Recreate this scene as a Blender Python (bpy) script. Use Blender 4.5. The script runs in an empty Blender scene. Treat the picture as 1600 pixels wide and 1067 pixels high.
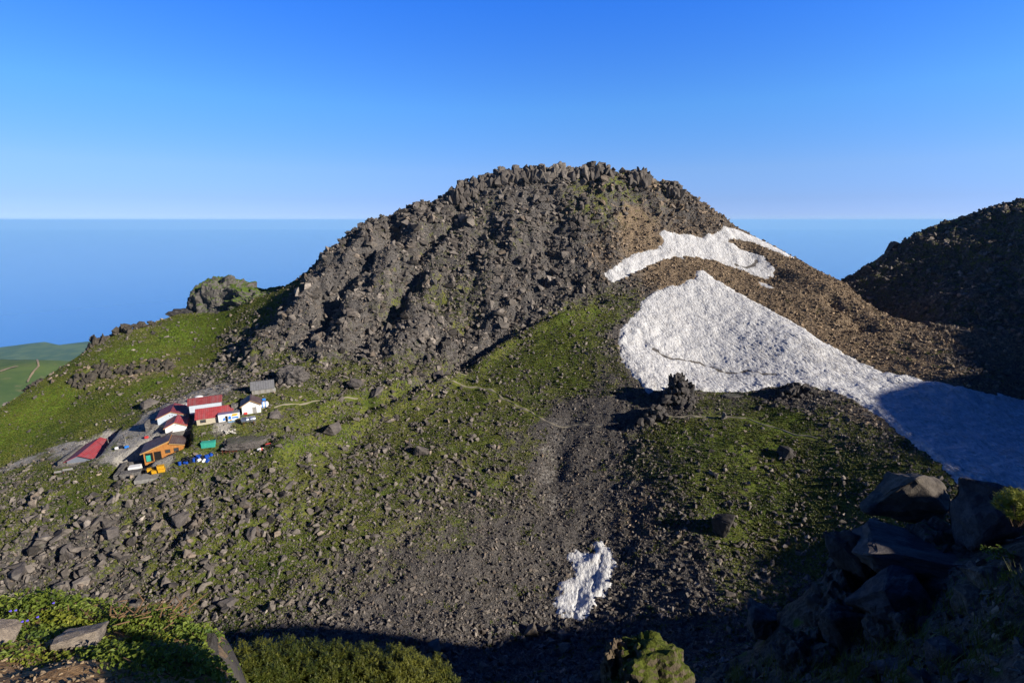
import bpy, bmesh, math, random
import numpy as np
from mathutils import Vector, Matrix
random.seed(7)
RS = np.random.RandomState(11)
SC = bpy.context.scene
COL = SC.collection
R = math.radians

# ------------------------------------------------------------------ camera
F = 800.0                       # focal length in photo pixels (1600 wide)
EYE_V = 344.0                   # eye level row in the photo
PITCH = math.atan((533.5 - EYE_V) / F)
cam_d = bpy.data.cameras.new('camera')
cam_d.sensor_width = 36.0
cam_d.lens = 18.0
cam_d.clip_start = 0.05
cam_d.clip_end = 400000.0
cam = bpy.data.objects.new('camera', cam_d)
COL.objects.link(cam)
cam.location = (0, 0, 0)
cam.rotation_euler = (math.pi / 2 - PITCH, 0, 0)
SC.camera = cam

# ------------------------------------------------------------------ light
SUN_EL, SUN_A = 23.0, 26.0      # elevation; angle behind the +X axis
sun_vec = Vector((math.cos(R(SUN_EL)) * math.cos(R(SUN_A)),
                  -math.cos(R(SUN_EL)) * math.sin(R(SUN_A)), math.sin(R(SUN_EL))))
world = bpy.data.worlds.new('World')
SC.world = world
world.use_nodes = True
wn, wl = world.node_tree.nodes, world.node_tree.links
wn.clear()
sky = wn.new('ShaderNodeTexSky')
sky.sky_type = 'NISHITA'
sky.sun_disc = False
sky.sun_elevation = R(SUN_EL)
sky.sun_rotation = R(90 + SUN_A)     # clockwise from +Y, seen from above
sky.altitude = 2200
sky.air_density = 0.8
sky.dust_density = 0.0
sky.ozone_density = 8.0
bg = wn.new('ShaderNodeBackground')
bg.inputs[1].default_value = 0.15
wo = wn.new('ShaderNodeOutputWorld')
# thin pale air low down, deep blue overhead: tint the sky by elevation
tc = wn.new('ShaderNodeTexCoord')
sx = wn.new('ShaderNodeSeparateXYZ')
wl.new(tc.outputs['Generated'], sx.inputs[0])
rp = wn.new('ShaderNodeValToRGB')
TINT = [(0.0, (0.62, 0.58, 0.76)), (0.012, (0.60, 0.53, 0.70)), (0.035, (0.68, 0.56, 0.65)), (0.087, (0.95, 0.77, 0.74)), (0.19, (0.86, 1.06, 1.06)), (0.37, (0.42, 1.02, 1.62)), (0.47, (0.12, 0.40, 0.78)), (0.70, (0.05, 0.20, 0.46))]
while len(rp.color_ramp.elements) < len(TINT):
    rp.color_ramp.elements.new(0.5)
for e, (p_, c_) in zip(rp.color_ramp.elements, TINT):
    e.position = p_
for e, (p_, c_) in zip(rp.color_ramp.elements, TINT):
    e.color = (*[q / 1.5 for q in c_], 1)
wl.new(sx.outputs[2], rp.inputs[0])
vm = wn.new('ShaderNodeVectorMath')
vm.operation = 'SCALE'
vm.inputs['Scale'].default_value = 1.5
wl.new(rp.outputs[0], vm.inputs[0])
vx = wn.new('ShaderNodeVectorMath')
vx.operation = 'MULTIPLY'
wl.new(sky.outputs[0], vx.inputs[0])
wl.new(vm.outputs[0], vx.inputs[1])
# the half of the sky behind the viewpoint is deeper: dimmed to darken the shadows
mr = wn.new('ShaderNodeMapRange')
mr.interpolation_type = 'SMOOTHSTEP'
for k_, v_ in ((1, -0.3), (2, 0.58), (3, 0.40), (4, 1.0)):
    mr.inputs[k_].default_value = v_
wl.new(sx.outputs[1], mr.inputs[0])
vy = wn.new('ShaderNodeVectorMath')
vy.operation = 'SCALE'
wl.new(vx.outputs[0], vy.inputs[0])
wl.new(mr.outputs[0], vy.inputs['Scale'])
# even out the left and right of the low sky
mx = wn.new('ShaderNodeMapRange')
for k_, v_ in ((1, -0.75), (2, 0.75), (3, 0.80), (4, 1.10)):
    mx.inputs[k_].default_value = v_
wl.new(sx.outputs[0], mx.inputs[0])
vz = wn.new('ShaderNodeVectorMath')
vz.operation = 'SCALE'
wl.new(vy.outputs[0], vz.inputs[0])
wl.new(mx.outputs[0], vz.inputs['Scale'])
wl.new(vz.outputs[0], bg.inputs[0])
wl.new(bg.outputs[0], wo.inputs[0])

sun_d = bpy.data.lights.new('sun', 'SUN')
sun_d.energy = 4.8
sun_d.angle = R(0.5)
sun_d.color = (1.0, 0.93, 0.82)
sun = bpy.data.objects.new('sun', sun_d)
COL.objects.link(sun)
sun.rotation_euler = sun_vec.to_track_quat('Z', 'Y').to_euler()
sun.location = (60, -30, 60)

SC.view_settings.view_transform = 'Standard'
SC.view_settings.look = 'None'
SC.view_settings.exposure = 0.5
SC.view_settings.gamma = 1.0
SC.cycles.max_bounces = 6
SC.cycles.diffuse_bounces = 3
SC.cycles.glossy_bounces = 2
SC.cycles.volume_bounces = 4

# ------------------------------------------------------------------ helpers
CP, SP = math.cos(PITCH), math.sin(PITCH)

def ray(u, v):
    """viewing ray of a photo pixel as (x, y, z) per metre of northing"""
    a, b = (u - 800) / F, (533.5 - v) / F
    s, w = CP + b * SP, -SP + b * CP
    return a / s, 1.0, w / s

def P(u, v, Y):
    r = ray(u, v)
    return (r[0] * Y, Y, r[2] * Y)

def hash2(ix, iy, seed):
    h = (ix.astype(np.int64) * 374761393 + iy.astype(np.int64) * 668265263 + seed * 1274126177) & 0xffffffff
    h = ((h ^ (h >> 13)) * 1274126177) & 0xffffffff
    h = (h ^ (h >> 16)) & 0xffffffff
    return h / 4294967296.0

def pnoise(x, y, seed=0):
    ix, iy = np.floor(x), np.floor(y)
    fx, fy = x - ix, y - iy
    ux, uy = fx * fx * fx * (fx * (fx * 6 - 15) + 10), fy * fy * fy * (fy * (fy * 6 - 15) + 10)
    def g(dx, dy):
        t = hash2(ix + dx, iy + dy, seed) * 2 * np.pi
        return np.cos(t) * (fx - dx) + np.sin(t) * (fy - dy)
    a = g(0, 0) * (1 - ux) + g(1, 0) * ux
    b = g(0, 1) * (1 - ux) + g(1, 1) * ux
    return (a * (1 - uy) + b * uy) * 1.5

def fbm(x, y, scale, octv=4, seed=0, gain=0.5):
    t, amp, f = 0, 1.0, 1.0 / scale
    for k in range(octv):
        t = t + amp * pnoise(x * f, y * f, seed + k * 17)
        amp *= gain
        f *= 2.03
    return t

def ridged(x, y, scale, octv=4, seed=0):
    t, amp, f, n = 0, 1.0, 1.0 / scale, 0
    for k in range(octv):
        t = t + amp * (1 - 2 * np.abs(pnoise(x * f, y * f, seed + k * 13)))
        n += amp
        amp *= 0.5
        f *= 2.1
    return t / n

def tps_fit(pts, lam=0.5):
    p = np.array(pts, float)
    xy, z = p[:, :2], p[:, 2]
    n = len(p)
    d2 = ((xy[:, None] - xy[None]) ** 2).sum(-1)
    K = 0.5 * d2 * np.log(d2 + 1e-9) + lam * np.eye(n)
    A = np.zeros((n + 3, n + 3))
    A[:n, :n] = K
    A[:n, n] = A[n, :n] = 1
    A[:n, n + 1:] = xy
    A[n + 1:, :n] = xy.T
    sol = np.linalg.solve(A, np.r_[z, 0, 0, 0])
    return xy, sol

def tps_eval(fit, X, Y):
    xy, sol = fit
    n = len(xy)
    sh = X.shape
    x, y = X.ravel(), Y.ravel()
    out = sol[n] + sol[n + 1] * x + sol[n + 2] * y
    for i in range(n):
        d2 = (x - xy[i, 0]) ** 2 + (y - xy[i, 1]) ** 2
        out += sol[i] * 0.5 * d2 * np.log(d2 + 1e-9)
    return out.reshape(sh)

def smooth(e0, e1, x):
    t = np.clip((x - e0) / (e1 - e0), 0, 1)
    return t * t * (3 - 2 * t)

def poly_sd(X, Y, poly):
    """signed distance to a plan polygon, positive inside"""
    x, y = X.ravel(), Y.ravel()
    p = np.array(poly, float)
    q = np.roll(p, -1, 0)
    dmin = np.full(x.shape, 1e18)
    ins = np.zeros(x.shape, bool)
    for (ax, ay), (bx, by) in zip(p, q):
        ex, ey = bx - ax, by - ay
        t = np.clip(((x - ax) * ex + (y - ay) * ey) / (ex * ex + ey * ey + 1e-12), 0, 1)
        dmin = np.minimum(dmin, (x - ax - t * ex) ** 2 + (y - ay - t * ey) ** 2)
        c = (ay > y) != (by > y)
        ins ^= c & (x < (bx - ax) * (y - ay) / ((by - ay) if by != ay else 1e-12) + ax)
    d = np.sqrt(dmin)
    return np.where(ins, d, -d).reshape(X.shape)

def line_d(X, Y, pts):
    x, y = X.ravel(), Y.ravel()
    dmin = np.full(x.shape, 1e18)
    for (ax, ay), (bx, by) in zip(pts[:-1], pts[1:]):
        ex, ey = bx - ax, by - ay
        t = np.clip(((x - ax) * ex + (y - ay) * ey) / (ex * ex + ey * ey + 1e-12), 0, 1)
        dmin = np.minimum(dmin, (x - ax - t * ex) ** 2 + (y - ay - t * ey) ** 2)
    return np.sqrt(dmin).reshape(X.shape)

# ------------------------------------------------------------------ terrain shape
CTRL = []      # (x, y, z)
def c(*rows):
    for u, v, Y in rows:
        CTRL.append(P(u, v, Y))
def crest(*rows, back=38, drop=26):
    """skyline: the crest itself and the slope falling away behind it"""
    for u, v, Y in rows:
        x, y, z = P(u, v, Y)
        CTRL.append((x, y, z))
        CTRL.append((x * (Y + back) / Y, y + back, z - drop))

DOME_SKY = [(445, 455, 285), (500, 412, 295), (540, 380, 305), (580, 352, 315), (640, 331, 320), (700, 312, 328), (730, 297, 332), (765, 285, 335),
      (820, 276, 338), (870, 273, 338), (930, 270, 340), (1000, 279, 342), (1060, 299, 340), (1110, 328, 338)]
crest(*DOME_SKY)
crest((1150, 357, 335), (1200, 382, 318), (1250, 408, 300), (1330, 452, 270), (1400, 500, 235), back=30, drop=16)
c((1450, 545, 205), (1490, 590, 176))
# dome front
c((760, 320, 322), (870, 320, 320), (980, 320, 325), (1060, 340, 325), (560, 400, 290), (620, 380, 300), (700, 380, 303), (800, 380, 300), (900, 380, 300),
  (980, 370, 308), (470, 500, 258), (520, 460, 272), (600, 450, 272), (700, 450, 272), (800, 450, 272), (900, 450, 274), (430, 540, 243), (520, 520, 246), (620, 520, 246),
  (720, 520, 248), (800, 500, 256), (390, 580, 222), (500, 560, 230), (600, 565, 224), (700, 580, 222), (740, 570, 228), (830, 500, 254))
# moraine lobe under the dome
c((960, 470, 262), (900, 490, 251), (850, 510, 244), (760, 570, 224), (700, 600, 212), (600, 640, 196), (520, 690, 178), (600, 600, 208),
  (880, 580, 212), (950, 560, 216), (940, 640, 184), (965, 700, 166), (935, 780, 147))
# hut shelf
c((300, 680, 167), (400, 610, 196), (260, 630, 197), (150, 690, 178), (60, 720, 172), (0, 740, 168), (220, 730, 158), (340, 710, 162), (430, 680, 170), (450, 620, 192))
# valley floor
c((100, 800, 141), (0, 850, 132), (200, 780, 145), (300, 850, 128), (0, 930, 117), (200, 930, 115), (400, 800, 138), (400, 900, 118), (550, 750, 155), (550, 850, 128),
  (550, 950, 107), (700, 700, 172), (700, 800, 142), (700, 900, 118), (700, 980, 102), (830, 680, 178), (870, 780, 148), (910, 880, 125), (910, 960, 108), (880, 1000, 100))
# grassy hill before the snow
c((1010, 625, 185), (1130, 630, 178), (1250, 625, 172), (1320, 640, 162), (1100, 720, 149), (1100, 800, 131), (1080, 880, 116), (1250, 720, 144), (1250, 800, 126),
  (1200, 880, 113), (1350, 720, 136), (1350, 800, 119), (1000, 730, 154), (990, 820, 134))
# snow basin
c((1400, 676, 146), (1484, 742, 122), (1504, 774, 115), (1100, 425, 282), (1000, 500, 245), (1100, 500, 245), (1000, 580, 205), (1100, 580, 208), (1200, 580, 200),
  (1250, 530, 215), (1350, 600, 182), (1450, 640, 160), (1450, 600, 176), (1550, 680, 145), (1600, 630, 165), (1600, 740, 121),
  (1200, 450, 268), (1300, 520, 225), (1400, 560, 200), (960, 440, 276), (1050, 400, 297), (1150, 410, 295), (1200, 440, 278))
# left grassy ridge
crest((300, 490, 312), (340, 490, 312), (400, 465, 300), (240, 505, 290), (200, 520, 280), (150, 542, 262), (100, 572, 245), (50, 605, 228), (0, 640, 210), (-60, 690, 190), back=30, drop=24)
c((150, 680, 184), (200, 600, 222), (300, 540, 272), (230, 640, 198), (100, 640, 212), (350, 520, 278), (300, 600, 222), (400, 520, 265), (0, 700, 186))
# right-hand crater wall
crest((1330, 442, 330), (1365, 415, 338), (1400, 388, 345), (1430, 378, 348), (1490, 357, 352), (1560, 342, 352), (1600, 334, 352), (1650, 322, 350), back=50, drop=30)
c((1550, 600, 172), (1550, 500, 230), (1550, 420, 290), (1450, 480, 265), (1450, 425, 310), (1600, 560, 190), (1600, 450, 260))
# cliff under the viewpoint and the valley's hidden sides (plan metres)
CTRL += [(0, 10, -16), (0, 25, -31), (0, 45, -53), (0, 70, -80), (-25, 20, -34), (-40, 45, -60), (-80, 60, -84), (-120, 70, -98), (-60, 10, -40), (-110, 20, -80), (-180, 60, -112), (-200, 110, -108),
         (30, 35, -40), (35, 60, -66), (60, 40, -48), (60, 75, -75), (100, 45, -52), (130, 70, -62), (160, 110, -63), (200, 150, -58), (180, 80, -50), (140, 14, -24), (175, 20, -30), (200, 30, -30), (240, 34, -24), (200, 56, -40), (262, 62, -26), (285, 85, -14), (300, 115, -6), (310, 150, -4), (12, 12, -17), (25, 12, -16), (-12, 8, -16),
         (0, -3, -2.6), (0, -30, -12), (0, -80, -40), (-40, -30, -35), (-100, -40, -80), (-250, 0, -150), (-300, 100, -170), (-300, 250, -170), (-280, 400, -190), (-150, 420, -130), (0, 460, -70),
         (120, 460, -90), (230, 440, -95), (330, 470, -90), (430, 400, -50)]
RIM = [(8, -4), (60, -9), (130, -7), (240, -4), (330, 60), (370, 170), (368, 290), (352, 352)]
RIMZ = [(20, -5, -2), (60, -9, -4), (100, -8, -3), (140, -7, 0), (190, -6, 4), (240, -4, 8), (290, 25, 16), (330, 60, 24), (360, 120, 26), (370, 200, 20), (370, 280, 12)]
STEP = 0.8
RIMZ = [(20, -5, -2), (60, -9, -4), (100, -8, 0), (130, -7, 4), (148, -6.5, 6.5), (160, -6.2, 8), (176, -5.7, 7), (192, -5.4, 3), (207, -4.9, 1.5), (230, -4, 3.5),
        (252, 4, 4.0), (262, 11, 5), (270, 17.7, 8), (283, 27, 13), (304, 42, 25), (322, 54, 32), (335, 72, 34), (340, 87, 27), (352, 120, 25.8), (360, 145, 27), (370, 200, 22), (372, 280, 14)]
RIMZ = [(x, y, z + 0.6 + (5.0 if 195 < x < 275 else 2.0 if 120 < x < 195 else 0) + (1.5 if 280 < x < 337 else 0) - (1.5 if x > 300 else 2.0 if x > 190 else 0.0 if x > 80 else 0)) for x, y, z in RIMZ]
CTRL += RIMZ
CTRL += [(x + dx, y - dy, z - 22) for x, y, z, dx, dy in [(60, -9, -4, 5, 40), (130, -7, 4, 5, 45), (207, -5, 3, 10, 45), (283, 20, 12, 40, 35), (335, 72, 34, 50, 0), (370, 200, 22, 50, 0), (372, 280, 14, 50, 0)]]
FIT = tps_fit(CTRL, 0.5)
GX0, GX1, GY0, GY1, GS = -330.0, 440.0, -80.0, 490.0, STEP
gx = np.arange(GX0, GX1 + 1e-6, GS)
gy = np.arange(GY0, GY1 + 1e-6, GS)
GX, GY = np.meshgrid(gx, gy)
# the spline is smooth, so fit it on a coarse lattice and refine bicubically by splitting
_cx = np.arange(GX0 - 4, GX1 + 8, 2.0)
_cy = np.arange(GY0 - 4, GY1 + 8, 2.0)
_CX, _CY = np.meshgrid(_cx, _cy)
BASE = tps_eval(FIT, _CX, _CY)

def bil(A, x0, y0, s, x, y):
    fx, fy = (np.asarray(x, float) - x0) / s, (np.asarray(y, float) - y0) / s
    ix = np.clip(np.floor(fx).astype(int), 0, A.shape[1] - 2)
    iy = np.clip(np.floor(fy).astype(int), 0, A.shape[0] - 2)
    tx, ty = np.clip(fx - ix, 0, 1), np.clip(fy - iy, 0, 1)
    return (A[iy, ix] * (1 - tx) + A[iy, ix + 1] * tx) * (1 - ty) + (A[iy + 1, ix] * (1 - tx) + A[iy + 1, ix + 1] * tx) * ty

def base_z(x, y):
    return bil(BASE, _cx[0], _cy[0], 2.0, x, y)

_YS = np.concatenate([np.arange(58, 130, 0.25), np.arange(130, 480, 0.5)])
def at(u, v):
    """where a photo pixel meets the smooth terrain (plan metres)"""
    r = ray(u, v)
    d = base_z(r[0] * _YS, _YS) - r[2] * _YS
    k = np.argmax(d > 0) if (d > 0).any() else np.argmax(d)
    Y = _YS[k]
    if k > 0 and d[k] > 0:
        Y = _YS[k - 1] + (_YS[k] - _YS[k - 1]) * (-d[k - 1]) / (d[k] - d[k - 1])
    return r[0] * Y, Y, float(base_z(r[0] * Y, Y))

def atp(pts):
    return [at(u, v)[:2] for u, v in pts]
# ------------------------------------------------------------------ object helpers
def obj(name, me, mats=(), parent=None, loc=None):
    o = bpy.data.objects.new(name, me)
    COL.objects.link(o)
    for m in (mats if isinstance(mats, (list, tuple)) else [mats]):
        me.materials.append(m)
    if parent is not None:
        o.parent = parent
    if loc is not None:
        o.location = loc
    return o

def tag(o, label=None, cat=None, group=None, kind=None):
    if label: o['label'] = label
    if cat: o['category'] = cat
    if group: o['group'] = group
    if kind: o['kind'] = kind
    return o

def thing(name, label, cat, loc=(0, 0, 0), rotz=0.0, group=None):
    o = bpy.data.objects.new(name, None)
    COL.objects.link(o)
    o.empty_display_size = 0.3
    o.location = loc
    o.rotation_euler = (0, 0, rotz)
    return tag(o, label, cat, group)

def np_mesh(name, co, faces, smoothed=False):
    """mesh from an (n,3) array and an (m,k) face array"""
    co = np.asarray(co, np.float32)
    faces = np.asarray(faces, np.int32)
    me = bpy.data.meshes.new(name)
    m, k = faces.shape
    me.vertices.add(len(co))
    me.vertices.foreach_set('co', co.ravel())
    me.loops.add(m * k)
    me.loops.foreach_set('vertex_index', faces.ravel())
    me.polygons.add(m)
    me.polygons.foreach_set('loop_start', np.arange(0, m * k, k, dtype=np.int32))
    me.polygons.foreach_set('loop_total', np.full(m, k, np.int32))
    me.polygons.foreach_set('use_smooth', np.full(m, smoothed, bool))
    me.update(calc_edges=True)
    me.validate()
    return me

def fattr(me, name, vals):
    a = me.attributes.new(name, 'FLOAT', 'POINT')
    a.data.foreach_set('value', np.asarray(vals, np.float32).ravel())

def cattr(me, name, cols):
    a = me.attributes.new(name, 'FLOAT_COLOR', 'POINT')
    c4 = np.ones((len(cols), 4), np.float32)
    c4[:, :3] = cols
    a.data.foreach_set('color', c4.ravel())

class MB:
    """collects boxes, prisms and tubes into one mesh"""
    def __init__(s):
        s.v, s.f = [], []
    def add(s, vs, fs):
        n = len(s.v)
        s.v += [tuple(p) for p in vs]
        s.f += [[i + n for i in f] for f in fs]
        return s
    def box(s, x0, x1, y0, y1, z0, z1, M=None):
        vs = [Vector(p) for p in ((x0, y0, z0), (x1, y0, z0), (x1, y1, z0), (x0, y1, z0), (x0, y0, z1), (x1, y0, z1), (x1, y1, z1), (x0, y1, z1))]
        if M: vs = [M @ p for p in vs]
        return s.add(vs, [(0, 3, 2, 1), (4, 5, 6, 7), (0, 1, 5, 4), (1, 2, 6, 5), (2, 3, 7, 6), (3, 0, 4, 7)])
    def prism(s, poly, y0, y1):
        """polygon in x,z swept along y"""
        n = len(poly)
        vs = [(x, y0, z) for x, z in poly] + [(x, y1, z) for x, z in poly]
        fs = [tuple(range(n)), tuple(range(2 * n - 1, n - 1, -1))]
        fs += [(i, i + n, (i + 1) % n + n, (i + 1) % n) for i in range(n)]
        return s.add(vs, fs)
    def slab(s, p, q, y0, y1, t):
        """sloping sheet in x,z from p to q, thickness t downwards, swept along y"""
        return s.prism([p, q, (q[0], q[1] - t), (p[0], p[1] - t)], y0, y1)
    def tube(s, a, b, r0, r1=None, n=10, caps=True):
        a, b = Vector(a), Vector(b)
        r1 = r0 if r1 is None else r1
        d = (b - a).normalized()
        u = d.orthogonal().normalized()
        w = d.cross(u)
        vs = []
        for p, r in ((a, r0), (b, r1)):
            vs += [p + (u * math.cos(2 * math.pi * k / n) + w * math.sin(2 * math.pi * k / n)) * r for k in range(n)]
        fs = [(k, (k + 1) % n, (k + 1) % n + n, k + n) for k in range(n)]
        if caps: fs += [tuple(range(n - 1, -1, -1)), tuple(range(n, 2 * n))]
        return s.add(vs, fs)
    def lathe(s, prof, n=12, M=None):
        vs = []
        for r, z in prof:
            for k in range(n):
                p = Vector((r * math.cos(2 * math.pi * k / n), r * math.sin(2 * math.pi * k / n), z))
                vs.append(M @ p if M else p)
        fs = []
        for j in range(len(prof) - 1):
            for k in range(n):
                a, b = j * n + k, j * n + (k + 1) % n
                fs.append((a, b, b + n, a + n))
        fs += [tuple(range(n - 1, -1, -1)), tuple(range((len(prof) - 1) * n, len(prof) * n))]
        return s.add(vs, fs)
    def build(s, name, mats, parent=None, smoothed=False, loc=None, bevel=0.0):
        me = bpy.data.meshes.new(name)
        me.from_pydata(s.v, [], s.f)
        bm = bmesh.new()
        bm.from_mesh(me)
        bmesh.ops.recalc_face_normals(bm, faces=bm.faces)
        if bevel > 0:
            bmesh.ops.bevel(bm, geom=list(bm.edges), offset=bevel, segments=2, affect='EDGES', profile=0.6, clamp_overlap=True)
        bm.to_mesh(me)
        bm.free()
        for p in me.polygons: p.use_smooth = smoothed
        return obj(name, me, mats, parent, loc)

# ------------------------------------------------------------------ materials
class N:
    """tiny node-graph helper"""
    def __init__(s, name):
        s.m = bpy.data.materials.new(name)
        s.m.use_nodes = True
        s.t = s.m.node_tree
        s.b = s.t.nodes['Principled BSDF']
        s.b.inputs['Roughness'].default_value = 0.9
        s.b.inputs['Specular IOR Level'].default_value = 0.15
        s._co = None
    def n(s, typ, **kw):
        x = s.t.nodes.new(typ)
        for k, v in kw.items(): setattr(x, k, v)
        return x
    def put(s, sock, val):
        if hasattr(val, 'is_output') or isinstance(val, bpy.types.NodeSocket): s.t.links.new(val, sock)
        elif isinstance(val, (tuple, list)) and len(val) == 3 and sock.type == 'RGBA': sock.default_value = (*val, 1)
        else: sock.default_value = val
    def co(s):
        if s._co is None: s._co = s.n('ShaderNodeTexCoord').outputs['Object']
        return s._co
    def noise(s, scale, detail=3.0, rough=0.55, vec=None, dist=0.0):
        x = s.n('ShaderNodeTexNoise')
        s.put(x.inputs['Vector'], vec if vec is not None else s.co())
        x.inputs['Scale'].default_value = scale
        x.inputs['Detail'].default_value = detail
        x.inputs['Roughness'].default_value = rough
        x.inputs['Distortion'].default_value = dist
        return x.outputs['Fac']
    def vor(s, scale, vec=None, out='Distance', feat='F1'):
        x = s.n('ShaderNodeTexVoronoi', feature=feat)
        s.put(x.inputs['Vector'], vec if vec is not None else s.co())
        x.inputs['Scale'].default_value = scale
        return x.outputs[out]
    def attr(s, name, out='Fac'):
        return s.n('ShaderNodeAttribute', attribute_name=name).outputs[out]
    def math(s, op, a, b=0.0, clamp=False):
        x = s.n('ShaderNodeMath', operation=op, use_clamp=clamp)
        s.put(x.inputs[0], a)
        s.put(x.inputs[1], b)
        return x.outputs[0]
    def ramp01(s, val, lo, hi):
        x = s.n('ShaderNodeMapRange', interpolation_type='SMOOTHSTEP')
        s.put(x.inputs[0], val)
        x.inputs[1].default_value, x.inputs[2].default_value = lo, hi
        return x.outputs[0]
    def mix(s, f, a, b, mode='MIX'):
        x = s.n('ShaderNodeMix', data_type='RGBA', blend_type=mode)
        s.put(x.inputs[0], f)
        s.put(x.inputs[6], a)
        s.put(x.inputs[7], b)
        return x.outputs[2]
    def mapping(s, scale, rot=(0, 0, 0)):
        x = s.n('ShaderNodeMapping')
        s.put(x.inputs[0], s.co())
        x.inputs['Scale'].default_value = scale
        x.inputs['Rotation'].default_value = rot
        return x.outputs[0]
    def bump(s, h, strength=0.5, dist=0.1):
        x = s.n('ShaderNodeBump')
        s.put(x.inputs['Height'], h)
        x.inputs['Strength'].default_value = strength
        x.inputs['Distance'].default_value = dist
        s.t.links.new(x.outputs[0], s.b.inputs['Normal'])
    def col(s, c): s.put(s.b.inputs['Base Color'], c); return s
    def rough(s, r): s.put(s.b.inputs['Roughness'], r); return s

def flat_mat(name, colour, var=0.25, scale=3.0, rough=0.75, metal=0.0, dirt=(0.12, 0.10, 0.08), damt=0.35):
    k = N(name)
    a = k.noise(scale, 4)
    base = k.mix(k.ramp01(a, 0.3, 0.7), tuple(x * (1 - var) for x in colour), tuple(min(1, x * (1 + var * 0.6)) for x in colour))
    base = k.mix(k.math('MULTIPLY', k.ramp01(k.noise(scale * 2.7, 5, 0.7), 0.52, 0.78), damt), base, dirt)
    k.col(base).rough(rough)
    k.b.inputs['Metallic'].default_value = metal
    return k.m

GREEN_D, GREEN_M, GREEN_Y = (0.042, 0.070, 0.010), (0.108, 0.142, 0.020), (0.175, 0.172, 0.045)

def ground_mat():
    k = N('mountain_ground')
    big, mid, fine, tiny = k.noise(0.045, 4), k.noise(0.30, 4, 0.6), k.noise(1.3, 4, 0.65), k.noise(5.0, 3, 0.7)
    g = k.math('ADD', k.attr('grass'), k.math('ADD', k.math('MULTIPLY', k.math('SUBTRACT', mid, 0.5), 1.1), k.math('MULTIPLY', k.math('SUBTRACT', fine, 0.5), 0.9)))
    g = k.ramp01(g, 0.34, 0.56)
    gc = k.mix(k.ramp01(k.math('ADD', k.math('MULTIPLY', mid, 0.6), k.math('MULTIPLY', big, 0.5)), 0.38, 0.72), GREEN_M, GREEN_Y)
    gc = k.mix(k.math('MULTIPLY', k.ramp01(k.noise(0.13, 5, 0.65), 0.50, 0.66), 0.65), gc, (0.055, 0.095, 0.010))
    gc = k.mix(k.ramp01(fine, 0.54, 0.36), gc, GREEN_D)
    gc = k.mix(k.math('MULTIPLY', k.ramp01(tiny, 0.55, 0.75), 0.5), gc, (0.17, 0.17, 0.055))
    gc = k.mix(k.math('MULTIPLY', k.attr('lush'), 0.7), gc, k.mix(k.ramp01(fine, 0.4, 0.65), (0.06, 0.115, 0.008), (0.15, 0.22, 0.018)))
    rc = k.mix(k.ramp01(fine, 0.35, 0.65), (0.045, 0.041, 0.039), (0.145, 0.132, 0.122))
    rc = k.mix(k.ramp01(tiny, 0.5, 0.75), rc, (0.20, 0.18, 0.165))
    bc = k.mix(k.ramp01(fine, 0.35, 0.65), (0.17, 0.122, 0.075), (0.34, 0.255, 0.17))
    rc = k.mix(k.ramp01(k.math('ADD', k.attr('brown'), k.math('MULTIPLY', k.math('SUBTRACT', mid, 0.5), 0.8)), 0.35, 0.75), rc, bc)
    dc = k.mix(k.ramp01(fine, 0.3, 0.7), (0.26, 0.245, 0.22), (0.46, 0.43, 0.38))
    rc = k.mix(k.ramp01(k.math('ADD', k.attr('gravel'), k.math('MULTIPLY', k.math('SUBTRACT', fine, 0.5), 0.7)), 0.4, 0.65), rc, dc)
    k.col(k.mix(g, rc, gc)).rough(0.95)
    k.bump(k.math('ADD', k.math('MULTIPLY', fine, 1.0), k.math('MULTIPLY', tiny, 0.35)), 0.9, 0.5)
    return k.m

def rock_mat(name='weathered_rock', source='attr', scale=1.0):
    k = N(name)
    base = k.attr('rock_colour', 'Color') if source == 'attr' else k.n('ShaderNodeObjectInfo').outputs['Color']
    a, b = k.noise(0.9 * scale, 4, 0.65), k.noise(4.5 * scale, 4, 0.7)
    base = k.mix(k.ramp01(a, 0.35, 0.70), k.mix(1.0, base, (0.72, 0.70, 0.70), 'MULTIPLY'), k.mix(1.0, base, (1.2, 1.17, 1.12), 'MULTIPLY'))
    base = k.mix(k.math('MULTIPLY', k.ramp01(b, 0.55, 0.8), 0.6), base, k.mix(1.0, base, (1.75, 1.65, 1.5), 'MULTIPLY'))
    base = k.mix(k.math('MULTIPLY', k.ramp01(b, 0.46, 0.28), 0.6), base, k.mix(1.0, base, (0.42, 0.42, 0.45), 'MULTIPLY'))
    k.col(base).rough(0.92)
    k.bump(k.math('ADD', a, k.math('MULTIPLY', b, 0.5)), 0.8, 0.25 / scale)
    return k.m

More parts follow.
